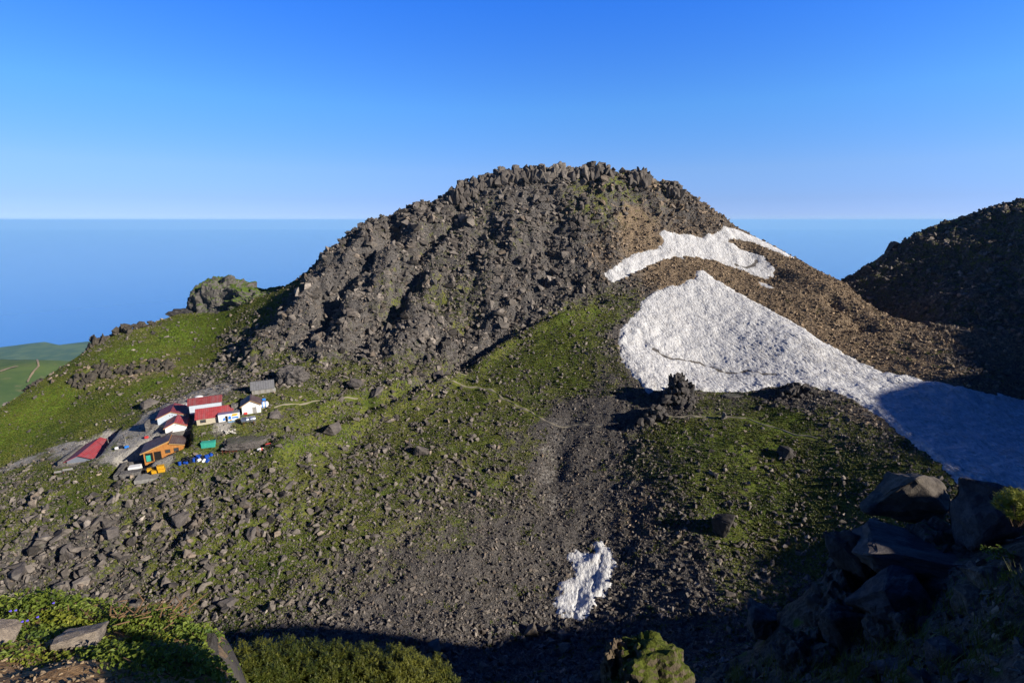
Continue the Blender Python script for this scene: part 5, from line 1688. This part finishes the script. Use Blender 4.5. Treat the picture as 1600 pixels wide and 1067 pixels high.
for i, (u, v, Y, rx, ry, rz, n, lab, m_) in enumerate(LS):
    shrub('shrub', lab, u, v, Y, rx, ry, rz, n, 900 + i * 3, m_, 0.05, ledge_z, 'shrubs on the near ledge')
LS2 = [(25, 1035, 4.0, 0.3, 0.25, 0.10, 420, 'small leafy tuft at the left frame edge above the bare soil'), (75, 1040, 3.95, 0.3, 0.2, 0.09, 420, 'small leafy tuft on the soil left of the pale flat rock'),
       (180, 1032, 4.25, 0.4, 0.3, 0.14, 800, 'bright shrub touching the right side of the pale flat rock'), (225, 1050, 4.0, 0.4, 0.3, 0.15, 700, 'shrub at the edge of the shadow near the bottom of the ledge'),
       (300, 1065, 4.0, 0.6, 0.5, 0.3, 1500, 'dark shrub at the very bottom right of the ledge'), (135, 985, 5.0, 0.5, 0.3, 0.13, 900, 'yellow-green mat behind the pale flat rock, reaching the rim')]
for i, (u, v, Y, rx, ry, rz, n, lab) in enumerate(LS2):
    shrub('shrub', lab, u, v, Y, rx, ry, rz, n, 1000 + i * 3, M_LEAFY if i % 2 else None, 0.045, ledge_z, 'shrubs on the near ledge')
# bare patches of dry twigs
rs_ = np.random.RandomState(5)
x, y, z = P(245, 990, 4.9)
b = MB()
for k in range(60):
    a0 = Vector((x + rs_.normal(0, 0.25), y + rs_.normal(0, 0.15), 0))
    a0.z = float(ledge_z(a0.x, a0.y)) + rs_.uniform(0.12, 0.25)
    b.tube(a0, a0 + Vector((rs_.normal(0, 0.08), rs_.normal(0, 0.08), rs_.uniform(0.0, 0.1))), 0.008, 0.003, 4)
tag(b.build('dry_twigs', flat_mat('dry_branch', (0.22, 0.13, 0.07), 0.3, 9)), 'tangle of dry brown twigs among the ledge shrubs', 'twigs', kind='stuff')
# pale rocks of the ledge
def near_rock(lab, u, v, Y, sx, sy, sz, seed, col, rotz, tilt=(0, 0), zf=None, sink=0.2, name='boulder', amp=0.08, group=None, cuts=4):
    x, y, z = P(u, v, Y)
    if zf is not None: z = float(zf(x, y))
    me = rough_rock(seed, 15, cuts, amp, 1.3)
    o = obj(name, me, M_NEAR, loc=(x, y, z + sz * (0.5 - sink)))
    o.scale = (sx, sy, sz)
    o.rotation_euler = (tilt[0], tilt[1], rotz)
    o.color = (*col, 1)
    return tag(o, lab, 'boulder', group)
near_rock('pale flat rock with a mossy hollow in the middle of the ledge', 122, 1018, 4.3, 0.24, 0.28, 0.13, 71, (0.30, 0.255, 0.205), 0.5, (-0.35, 0.1), ledge_z, 0.25)
near_rock('rounded pale stone at the left frame edge of the ledge', -8, 1022, 4.2, 0.18, 0.22, 0.24, 83, (0.30, 0.25, 0.20), 0.2, (0, 0), ledge_z, 0.3)
near_rock('dark square block at the right tip of the ledge', 277, 968, 5.3, 0.07, 0.08, 0.13, 95, (0.07, 0.065, 0.06), 0.3, (0, 0), ledge_z, 0.2)
near_rock('narrow upright dark slab at the shadowed right edge of the ledge', 340, 1062, 4.5, 0.06, 0.10, 0.30, 97, (0.09, 0.085, 0.085), 0.3, (0.1, 0.15), ledge_z, 0.1)
near_rock('flat dark stone lying in the shadow on the ledge', 255, 1035, 4.2, 0.22, 0.15, 0.07, 99, (0.10, 0.095, 0.10), 0.3, (-0.3, 0.1), ledge_z, 0.1)
rs_ = np.random.RandomState(15)
sp = []
for k in range(260):
    u, v = rs_.uniform(-20, 230), rs_.uniform(1025, 1075)
    x, y, _ = P(u, v, np.interp(v, [1020, 1075], [4.2, 3.3]))
    sp.append((x, y, float(ledge_z(x, y)) + 0.004))
sp = np.array(sp)
tag(obj('pebbles', rocks_mesh('pebbles', sp, rs_.uniform(0.006, 0.03, len(sp)), np.array([[0.33, 0.25, 0.16]]) * rs_.uniform(0.5, 1.2, (len(sp), 1)), 3), M_ROCK), 'ochre pebbles on the bare soil of the ledge', 'pebbles', kind='stuff')
# violet bellflowers
k = 0
M_VIOLET = flat_mat('violet_petals', (0.12, 0.09, 0.62), 0.1, damt=0.0)
for u, v in ((24, 985), (32, 983), (51, 1003), (45, 1012), (66, 994), (88, 962)):
    x, y, _ = P(u, v, np.interp(v, [960, 1012], [5.1, 4.55]))
    z = float(ledge_z(x, y)) + 0.14
    t = thing('bellflower', ['violet bellflower nearest the left frame edge', 'violet bellflower, right one of the close pair at the far left', 'violet bellflower between the two pale rocks, upper one', 'violet bellflower between the two pale rocks, lowest one',
                             'violet bellflower just left of the pale flat rock', 'violet bellflower in the rim shrub, highest of the six'][k], 'flower', (x, y, z), 0, 'violet bellflowers on the ledge')
    MB().lathe([(0.002, 0.014), (0.006, 0.01), (0.008, 0.0), (0.012, -0.007)], 8, Matrix.Rotation(1.1, 4, 'X')).build('petals', M_VIOLET, t)
    MB().tube((0, 0, 0.02), (0.01, 0.02, -0.15), 0.003, 0.003, 5).build('stem', M_TWIG, t)
    k += 1

# ------------------------------------------------------------------ dwarf pine strip at the bottom centre
def pine(label, u, v, Y, rx, ry, rz, n, seed, name='dwarf_pine', needles=15, length=0.05, group=None, mat=None):
    """tufts of needles standing on a dome of shoots"""
    rs_ = np.random.RandomState(seed)
    x, y, z = P(u, v, Y)
    d = rs_.normal(0, 1, (n, 3))
    d /= np.linalg.norm(d, axis=1)[:, None]
    d[:, 2] = np.abs(d[:, 2])
    lump = 1 + 0.16 * np.sin(d[:, 0] * 11 + seed) * np.cos(d[:, 1] * 10 + seed)
    cen = d * [rx, ry, rz] * (lump * rs_.uniform(0.82, 1.04, n))[:, None]
    ax = d * [0.5, 0.5, 0.4] + [0, 0, 0.9] + rs_.normal(0, 0.22, (n, 3))
    ax /= np.linalg.norm(ax, axis=1)[:, None]
    vs, tn = [], []
    base = np.clip(0.40 + 0.25 * np.sin(cen[:, 0] * 4 + seed) + rs_.normal(0, 0.15, n), 0, 1)
    for q in range(needles):
        r_ = rs_.normal(0, 1, (n, 3))
        s_ = np.cross(ax, r_)
        s_ /= np.linalg.norm(s_, axis=1)[:, None]
        dr = ax * rs_.uniform(0.05, 0.8, (n, 1)) + s_ * 0.9
        dr /= np.linalg.norm(dr, axis=1)[:, None]
        st = cen + ax * rs_.uniform(-0.05, 0.06, (n, 1))
        w_ = np.cross(dr, ax) * 0.010
        vs.append(np.stack([st - w_, st + w_, st + dr * length * rs_.uniform(0.7, 1.2, (n, 1))], 1).reshape(-1, 3))
        tn.append(np.repeat(np.clip(base + rs_.normal(0, 0.1, n), 0, 1), 3))
    co = np.concatenate(vs)
    t = thing(name, label, 'dwarf pine', (x, y, z), 0, group)
    me = np_mesh('needles', co, np.arange(len(co)).reshape(-1, 3))
    fattr(me, 'tint', np.concatenate(tn))
    obj('needles', me, mat or M_PINE, t)
    b = MB()
    for k in range(18):
        e = cen[rs_.randint(0, n)]
        b.tube((e[0] * 0.3, e[1] * 0.3, -0.3), tuple(e * 0.97), 0.02, 0.008, 5)
    b.build('branches', M_TWIG, t)
    return t
PN = [(375, 1075, 6.6, 'dwarf pine clump at the left end of the strip, mostly shadowed'), (430, 1068, 6.9, 'dwarf pine clump second from the left in the strip'), (490, 1072, 7.0, 'dwarf pine clump third from the left in the strip'),
      (550, 1074, 7.1, 'dwarf pine clump in the middle right of the strip'), (608, 1080, 7.1, 'dwarf pine clump second from the right end of the strip'), (655, 1090, 7.1, 'smaller dwarf pine clump at the right end of the strip')]
for i, (u, v, Y, lab) in enumerate(PN):
    pine(lab, u, v, Y, 0.62, 0.7, 0.46 if i < 5 else 0.36, 2600, 700 + i, group='dwarf pines along the bottom edge')
pine('tiny bright sprig beside the narrow upright slab', 350, 1072, 5.2, 0.12, 0.12, 0.12, 110, 720, name='pine_sprig', length=0.05, mat=M_LEAFY)

# ground carrying the pines and the dark bank at the lower right
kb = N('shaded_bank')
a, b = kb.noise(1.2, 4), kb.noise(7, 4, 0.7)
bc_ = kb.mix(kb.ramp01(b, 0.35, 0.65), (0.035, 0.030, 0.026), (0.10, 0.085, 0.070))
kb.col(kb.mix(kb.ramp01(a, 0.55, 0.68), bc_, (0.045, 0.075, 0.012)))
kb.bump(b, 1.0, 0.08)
shelf_edge = [P(u, v, Y)[:2] for u, v, Y in [(335, 1040, 7.3), (450, 1040, 7.6), (560, 1045, 7.8), (680, 1058, 7.8), (705, 1090, 7.2)]] + [(-0.4, 5.0), (-3.0, 5.0)]
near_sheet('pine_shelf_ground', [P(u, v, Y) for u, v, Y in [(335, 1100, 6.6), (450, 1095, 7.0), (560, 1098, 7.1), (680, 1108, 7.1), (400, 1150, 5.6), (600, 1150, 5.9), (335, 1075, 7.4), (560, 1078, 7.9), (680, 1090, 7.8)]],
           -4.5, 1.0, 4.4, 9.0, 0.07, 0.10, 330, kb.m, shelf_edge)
BANK = [P(u, v, Y) for u, v, Y in [(1600, 850, 9.4), (1600, 900, 8.2), (1600, 1067, 5.8), (1700, 850, 9), (1500, 900, 9.6), (1400, 900, 11), (1320, 900, 12.2), (1300, 1000, 10.6), (1400, 1067, 7.6), (1250, 1067, 9.2), (1200, 1000, 13),
                                   (1100, 1067, 12), (1360, 850, 12.6), (1480, 850, 11.4), (1440, 880, 11.0), (1550, 1000, 7), (1450, 980, 8.6)]]
blob('rock_outcrop', 'added big rock out of view right of the viewpoint, shading the near boulders', 'outcrop', (20, 6.3, -5.35), (2.4, 2.8, 3.4), 62, M_CRAG, 0.25, 1.6, 5)  # invented rock outside the frame, put in to shade the lower right boulders
BANK += [(16, 10, -8.0), (16, 6, -6.0), (14, 3, -4.5)]
bank_edge = [P(u, v, Y)[:2] for u, v, Y in [(1080, 1120, 11.5), (1130, 1030, 13), (1210, 980, 13.6), (1290, 890, 13.0), (1350, 830, 13.2), (1460, 840, 12.4), (1550, 850, 11.0), (1640, 830, 10.6)]] + [(15, 9), (14, 2.5), (4.0, 2.5)]
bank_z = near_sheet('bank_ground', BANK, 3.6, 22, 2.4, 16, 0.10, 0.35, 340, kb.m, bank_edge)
blob('rock_outcrop', 'added unseen dark rock beside the viewpoint, shading the right end of the ledge', 'outcrop', (3.3, 0.45, -1.35), (0.55, 0.75, 0.75), 61, M_CRAG, 0.2, 1.5, 4)  # made-up shade caster out of view, throws the diagonal shadow on the ledge

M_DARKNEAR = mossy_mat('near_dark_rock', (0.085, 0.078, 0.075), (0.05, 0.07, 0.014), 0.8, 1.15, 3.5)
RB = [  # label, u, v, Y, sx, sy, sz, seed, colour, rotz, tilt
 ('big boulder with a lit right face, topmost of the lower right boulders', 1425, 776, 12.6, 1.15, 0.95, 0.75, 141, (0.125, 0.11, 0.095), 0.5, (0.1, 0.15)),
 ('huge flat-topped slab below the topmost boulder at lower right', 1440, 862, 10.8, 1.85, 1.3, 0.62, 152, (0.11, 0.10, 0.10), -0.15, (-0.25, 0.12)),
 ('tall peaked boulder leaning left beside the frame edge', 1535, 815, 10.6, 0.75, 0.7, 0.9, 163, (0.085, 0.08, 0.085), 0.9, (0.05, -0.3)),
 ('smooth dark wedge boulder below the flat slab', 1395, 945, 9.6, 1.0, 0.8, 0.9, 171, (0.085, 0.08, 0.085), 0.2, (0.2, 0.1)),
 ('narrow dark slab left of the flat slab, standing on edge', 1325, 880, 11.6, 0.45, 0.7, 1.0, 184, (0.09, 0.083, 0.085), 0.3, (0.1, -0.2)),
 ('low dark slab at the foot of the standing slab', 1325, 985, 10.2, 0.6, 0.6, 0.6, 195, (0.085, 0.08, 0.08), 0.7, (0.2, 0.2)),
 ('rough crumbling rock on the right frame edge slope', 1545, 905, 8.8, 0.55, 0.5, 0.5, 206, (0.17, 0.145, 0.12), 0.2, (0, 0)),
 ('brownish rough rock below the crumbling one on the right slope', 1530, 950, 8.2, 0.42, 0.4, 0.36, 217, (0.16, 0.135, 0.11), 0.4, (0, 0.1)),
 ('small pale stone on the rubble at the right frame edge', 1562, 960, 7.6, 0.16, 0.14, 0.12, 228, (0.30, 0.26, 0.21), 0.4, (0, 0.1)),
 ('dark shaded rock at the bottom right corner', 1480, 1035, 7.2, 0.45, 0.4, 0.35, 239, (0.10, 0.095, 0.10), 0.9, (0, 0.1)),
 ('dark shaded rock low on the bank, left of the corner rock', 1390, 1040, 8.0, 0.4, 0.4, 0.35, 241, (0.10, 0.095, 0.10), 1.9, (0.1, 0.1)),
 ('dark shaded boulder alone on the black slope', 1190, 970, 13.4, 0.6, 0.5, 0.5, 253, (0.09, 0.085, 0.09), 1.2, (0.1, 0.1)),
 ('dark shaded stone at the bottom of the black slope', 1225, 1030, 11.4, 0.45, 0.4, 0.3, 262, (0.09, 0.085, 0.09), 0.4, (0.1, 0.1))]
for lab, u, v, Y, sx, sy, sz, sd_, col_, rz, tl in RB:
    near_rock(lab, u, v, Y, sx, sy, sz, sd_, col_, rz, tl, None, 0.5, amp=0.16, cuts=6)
for i, (u, v, Y, rx, ry, rz, lab) in enumerate([(1400, 900, 11.6, 1.3, 1.0, 1.3, 'dark jointed rock mass filling the gap under the flat slab'), (1500, 880, 10.6, 1.0, 0.9, 0.9, 'dark rock mass joining the slab to the right slope'),
                                       (1350, 985, 10.4, 0.9, 0.9, 1.2, 'dark rock buttress below the standing slab'), (1290, 1060, 9.6, 0.8, 0.8, 0.9, 'dark rock hump at the lower left of the boulders'), (1450, 1000, 8.6, 0.7, 0.7, 0.7, 'dark rock hump under the wedge boulder')]):
    x, y, z = P(u, v, Y)
    blob('rock_mass', lab, 'rock', (x, y + 0.5, z - 0.3), (rx, ry, rz), 80 + i, M_DARKNEAR, 0.30, 1.8, 5)
rs_ = np.random.RandomState(16)
sp, cl_ = [], []
for k in range(900):
    u, v = rs_.uniform(1120, 1640), rs_.uniform(860, 1090)
    Y = np.interp(u, [1120, 1600], [12.5, 8.0]) * np.interp(v, [860, 1090], [1.1, 0.72])
    x, y, _ = P(u, v, Y)
    if poly_sd(np.array([x]), np.array([y]), bank_edge)[0] < 0.1: continue
    sp.append((x, y, float(bank_z(x, y)) + 0.01))
    cl_.append((0.25, 0.205, 0.155) if u > 1510 and rs_.uniform() < 0.6 else (0.11, 0.10, 0.10))
sp = np.array(sp)
tag(obj('rubble', rocks_mesh('rubble', sp, 0.03 + 0.12 * rs_.uniform(0, 1, len(sp)) ** 3, np.array(cl_) * rs_.uniform(0.6, 1.3, (len(sp), 1)), 5), M_ROCK), 'small stones and grit on the near bank at the lower right', 'stones', kind='stuff')
# grass blades on the bank
rs_ = np.random.RandomState(17)
vs, tn = [], []
for cl in range(150):
    u, v = rs_.uniform(1140, 1600), rs_.uniform(930, 1085)
    Y = np.interp(u, [1120, 1600], [12.5, 8.0]) * np.interp(v, [860, 1090], [1.1, 0.72])
    x, y, _ = P(u, v, Y)
    if poly_sd(np.array([x]), np.array([y]), bank_edge)[0] < 0.2: continue
    z = float(bank_z(x, y))
    for q in range(26):
        a = rs_.uniform(0, 6.28)
        h_ = rs_.uniform(0.15, 0.42)
        bx, by = x + rs_.normal(0, 0.08), y + rs_.normal(0, 0.08)
        vs += [(bx - math.sin(a) * 0.007, by + math.cos(a) * 0.007, z), (bx + math.sin(a) * 0.007, by - math.cos(a) * 0.007, z), (bx + math.cos(a) * h_ * 0.7, by + math.sin(a) * h_ * 0.7, z + h_)]
        tn += [rs_.uniform(0.2, 0.8)] * 3
me = np_mesh('grass', np.array(vs), np.arange(len(vs)).reshape(-1, 3))
fattr(me, 'tint', tn)
tag(obj('grass', me, M_TUFT), 'long dark grass blades on the shaded near bank', 'grass', kind='stuff')
# pine twig and yellow shrub at the right frame edge
pine('bright dwarf pine sprig against the shaded snow at the right edge', 1592, 800, 9.6, 0.42, 0.4, 0.42, 160, 731, name='dwarf_pine', length=0.11, needles=22, mat=M_LEAFY)
shrub('shrub', 'yellow-leaved low shrub on the rubble at the right edge', 1592, 905, 8.1, 0.30, 0.3, 0.22, 420, 741, M_LEAFY, 0.05, None, 'shrubs at the right edge')
shrub('shrub', 'small green shrub above the crumbling rock at the right edge', 1560, 862, 8.9, 0.26, 0.22, 0.14, 260, 745, None, 0.05, None, 'shrubs at the right edge')

# ------------------------------------------------------------------ mossy crag and blocks below the viewpoint
x, y, z = P(1000, 1035, 25)
blob('mossy_crag', 'moss-topped rock lump rising from the shadow at the bottom centre', 'crag', (x + 0.5, y, z - 1.2), (2.5, 1.9, 2.6), 21, mossy_mat('moss_rock', (0.12, 0.095, 0.065), (0.065, 0.078, 0.012), 0.3, 0.75, 3.0), 0.24, 1.6, 5, cell=0.3)
x, y, z = P(962, 1015, 25.4)
blob('rock_spire', 'narrow brownish rock spire left of the moss-topped lump', 'crag', (x, y, z - 1.5), (0.8, 0.9, 2.0), 25, mossy_mat('spire_rock', (0.14, 0.105, 0.07), lo=0.9, hi=1.2, scale=3.0), 0.3, 1.8, 5)
x, y, z = P(985, 1085, 25)
blob('rock_mass', 'dark rock base under the mossy lump and the spire', 'rock', (x, y + 0.8, z - 3.4), (3.2, 2.6, 4.2), 27, M_DARKCRAG, 0.3, 1.6, 5)
SPUR = [P(u, v, Y) for u, v, Y in [(620, 1060, 58), (700, 1030, 66), (760, 1045, 60), (830, 1020, 66), (880, 1040, 62), (700, 1080, 52), (820, 1080, 52), (900, 1075, 52), (740, 1000, 78), (850, 985, 80)]]
CB = [(680, 1010, 26, 'pale square block, largest of the bottom centre cluster', (0.22, 0.20, 0.18)), (668, 1030, 20, 'brown upright block in front of the pale square block', (0.20, 0.155, 0.11)), (692, 1026, 18, 'ochre block right of the pale square block', (0.24, 0.18, 0.12)),
      (648, 1034, 26, 'low grey slab at the left of the bottom centre cluster', (0.15, 0.14, 0.135)), (699, 1010, 18, 'grey block behind the ochre block', (0.14, 0.13, 0.125)), (755, 1045, 20, 'rough brown knob alone in the bottom shadow', (0.19, 0.16, 0.13)),
      (832, 977, 28, 'rounded brown boulder left of the gully snow foot', (0.17, 0.145, 0.12)), (852, 978, 18, 'grey block right of the rounded brown boulder', (0.15, 0.14, 0.13)), (882, 990, 22, 'flat grey block just below the gully snow', (0.17, 0.16, 0.15)),
      (880, 1012, 20, 'pale rounded block in the shadow below the gully snow', (0.20, 0.18, 0.16)), (862, 1000, 14, 'small lit block between the two blocks below the gully snow', (0.22, 0.19, 0.16)), (922, 1055, 12, 'small pale stone low in the central shadow', (0.2, 0.18, 0.16)),
      (640, 1000, 16, 'dark grey block at the shadow tip, left of the cluster', (0.12, 0.11, 0.11))]
for i, (u, v, wpx, lab, col_) in enumerate(CB):
    p = gpos(u, v + wpx * 0.35) if v + wpx * 0.35 < 1062 else P(u, v, 75)
    q = 1 / ppm(p)
    me = rough_rock(1200 + i, 13, 3, 0.08, 1.3)
    o = obj('boulder', me, M_BOULDER, loc=(p[0], p[1], p[2] + wpx * q * 0.28))
    o.scale = (wpx * q * 0.5, wpx * q * 0.45, wpx * q * 0.48)
    o.rotation_euler = (rs_.normal(0, 0.15), rs_.normal(0, 0.15), rs_.uniform(0, 6.28))
    o.color = (*col_, 1)
    tag(o, lab, 'boulder')
# ------------------------------------------------------------------ sea
ks = N('sea_water')
ks.col((0.035, 0.19, 0.62)).rough(0.15)
ks.b.inputs['Specular IOR Level'].default_value = 0.5
me = bpy.data.meshes.new('sea')
me.from_pydata([(-160000, -20000, -2200), (160000, -20000, -2200), (160000, 125000, -2200), (-160000, 125000, -2200)], [], [(0, 1, 2, 3)])
tag(obj('sea', me, ks.m), kind='structure')
# ------------------------------------------------------------------ lower flanks of the volcano, down to the coast
rr = np.r_[np.geomspace(420, 16000, 90)]
th = np.linspace(R(-20), R(200), 260)
RRm, THm = np.meshgrid(rr, th)
X, Y = RRm * np.cos(THm), 180 + RRm * np.sin(THm)
Zf = -2201 + 1960 * np.exp(-(RRm - 420) / 1900.0) - 60 * smooth(300, 420, 900 - RRm)
Zf += np.clip((RRm - 600) / 2500, 0, 1) * 60 * fbm(X, Y, 900, 4, 201) * np.exp(-RRm / 5000)
# green shoulder with a trail, seen over the left ridge
ct = at_far = None
px, py = X + 1560, Y - 1340
Zp = -392 - 0.045 * (Y - 1340) + 14 * fbm(X, Y, 330, 4, 203) - 55 * smooth(-1350, -900, X) - 500 * smooth(1440, 1900, Y) - 0.05 * (X + 1560)
wp = smooth(1150, 500, np.hypot(px, py * 1.3))
Zf = np.maximum(Zf, Zf * (1 - wp) + Zp * wp)
coast = [(-9200, 8900), (-8600, 9300), (-8000, 9650), (-7500, 9900), (-7100, 10350), (-6400, 10600), (-4800, 11300), (0, 12500), (9000, 11500)]
landd = poly_sd(X, Y, coast + [(16000, 0), (-16000, -6000), (-16000, 5200)])
Zf = np.where(landd + 250 * fbm(X, Y, 1300, 4, 205) > 0, np.maximum(Zf, -2197), -2230)
n_y, n_x = X.shape
ii = np.arange(n_x * n_y).reshape(n_y, n_x)
qd = np.stack([ii[:-1, :-1], ii[1:, :-1], ii[1:, 1:], ii[:-1, 1:]], -1).reshape(-1, 4)
kf = N('far_green_land')
a, b = kf.noise(0.004, 5, 0.6), kf.noise(0.03, 4, 0.65)
fc = kf.mix(kf.ramp01(a, 0.4, 0.62), (0.065, 0.115, 0.035), (0.125, 0.175, 0.045))
fc = kf.mix(kf.math('MULTIPLY', kf.ramp01(b, 0.58, 0.72), 0.6), fc, (0.19, 0.18, 0.08))
kf.col(fc)
tag(obj('lowland', np_mesh('lowland', np.stack([X, Y, Zf], -1).reshape(-1, 3), qd, True), kf.m), kind='structure')
# trail and tiny hut on the far green shoulder
def flank_z(x, y):
    d2 = (X - x) ** 2 + (Y - y) ** 2
    k_ = np.argpartition(d2.ravel(), 4)[:4]
    w_ = 1 / (d2.ravel()[k_] + 1.0)
    return float((Zf.ravel()[k_] * w_).sum() / w_.sum())
def far_at(u, v):
    r = ray(u, v)
    for Yq in np.arange(700, 2400, 6.0):
        if r[2] * Yq < flank_z(r[0] * Yq, Yq): break
    return r[0] * Yq, Yq, flank_z(r[0] * Yq, Yq)
ktr = N('trail_dirt')
ktr.col((0.36, 0.27, 0.17))
for pix, wdt in (([(66, 541), (67, 548), (63, 555), (58, 562), (60, 568), (61, 574), (54, 582), (47, 591), (44, 600)], 7.0), ([(0, 583), (14, 578), (28, 575)], 12.0), ([(36, 540), (26, 544), (16, 549)], 6.0)):
    pts = np.array([far_at(u, v) for u, v in pix])
    tt = np.linspace(0, len(pts) - 1, 60)
    x_, y_, z_ = [np.interp(tt, np.arange(len(pts)), pts[:, q]) for q in range(3)]
    wv = wdt * (0.8 + 0.5 * pnoise(tt * 2.1, tt * 0, 7))
    co = np.concatenate([np.stack([x_ - wv / 2, y_, z_ + 3.0], -1), np.stack([x_ + wv / 2, y_, z_ + 3.0], -1)])
    tag(obj('footpath', np_mesh('footpath', co, [[i, i + 1, 61 + i, 60 + i] for i in range(59)], True), ktr.m), kind='structure')
x, y, z = far_at(36, 540)
t = thing('mountain_hut', 'tiny pale hut on the lip of the far green shoulder', 'hut', (x, y, z + 2), 0.3)
MB().prism([(-9, -3), (9, -3), (9, 4), (0, 8), (-9, 4)], 0, 9).build('wall', M_WHITE, t)
r = MB()
r.slab((0, 8.5), (-10, 4.1), -0.5, 9.5, 0.4)
r.slab((0, 8.5), (10, 4.1), -0.5, 9.5, 0.4)
r.build('roof', M_RED2, t)
HAZE = 1.7e-5
# ------------------------------------------------------------------ air: one even volume round the whole place, the sky outside it
HB = (-150000.0, 150000.0, -19000.0, 124000.0, -2240.0, 75.0)
hz = MB().box(*HB)
kz = bpy.data.materials.new('haze_air')
kz.use_nodes = True
kz.node_tree.nodes.clear()
pv = kz.node_tree.nodes.new('ShaderNodeVolumePrincipled')
pv.inputs['Color'].default_value = (0.40, 0.74, 1.0, 1)
pv.inputs['Density'].default_value = HAZE
pv.inputs['Anisotropy'].default_value = 0.0
mo = kz.node_tree.nodes.new('ShaderNodeOutputMaterial')
kz.node_tree.links.new(pv.outputs[0], mo.inputs['Volume'])
tag(hz.build('haze', kz), kind='stuff')
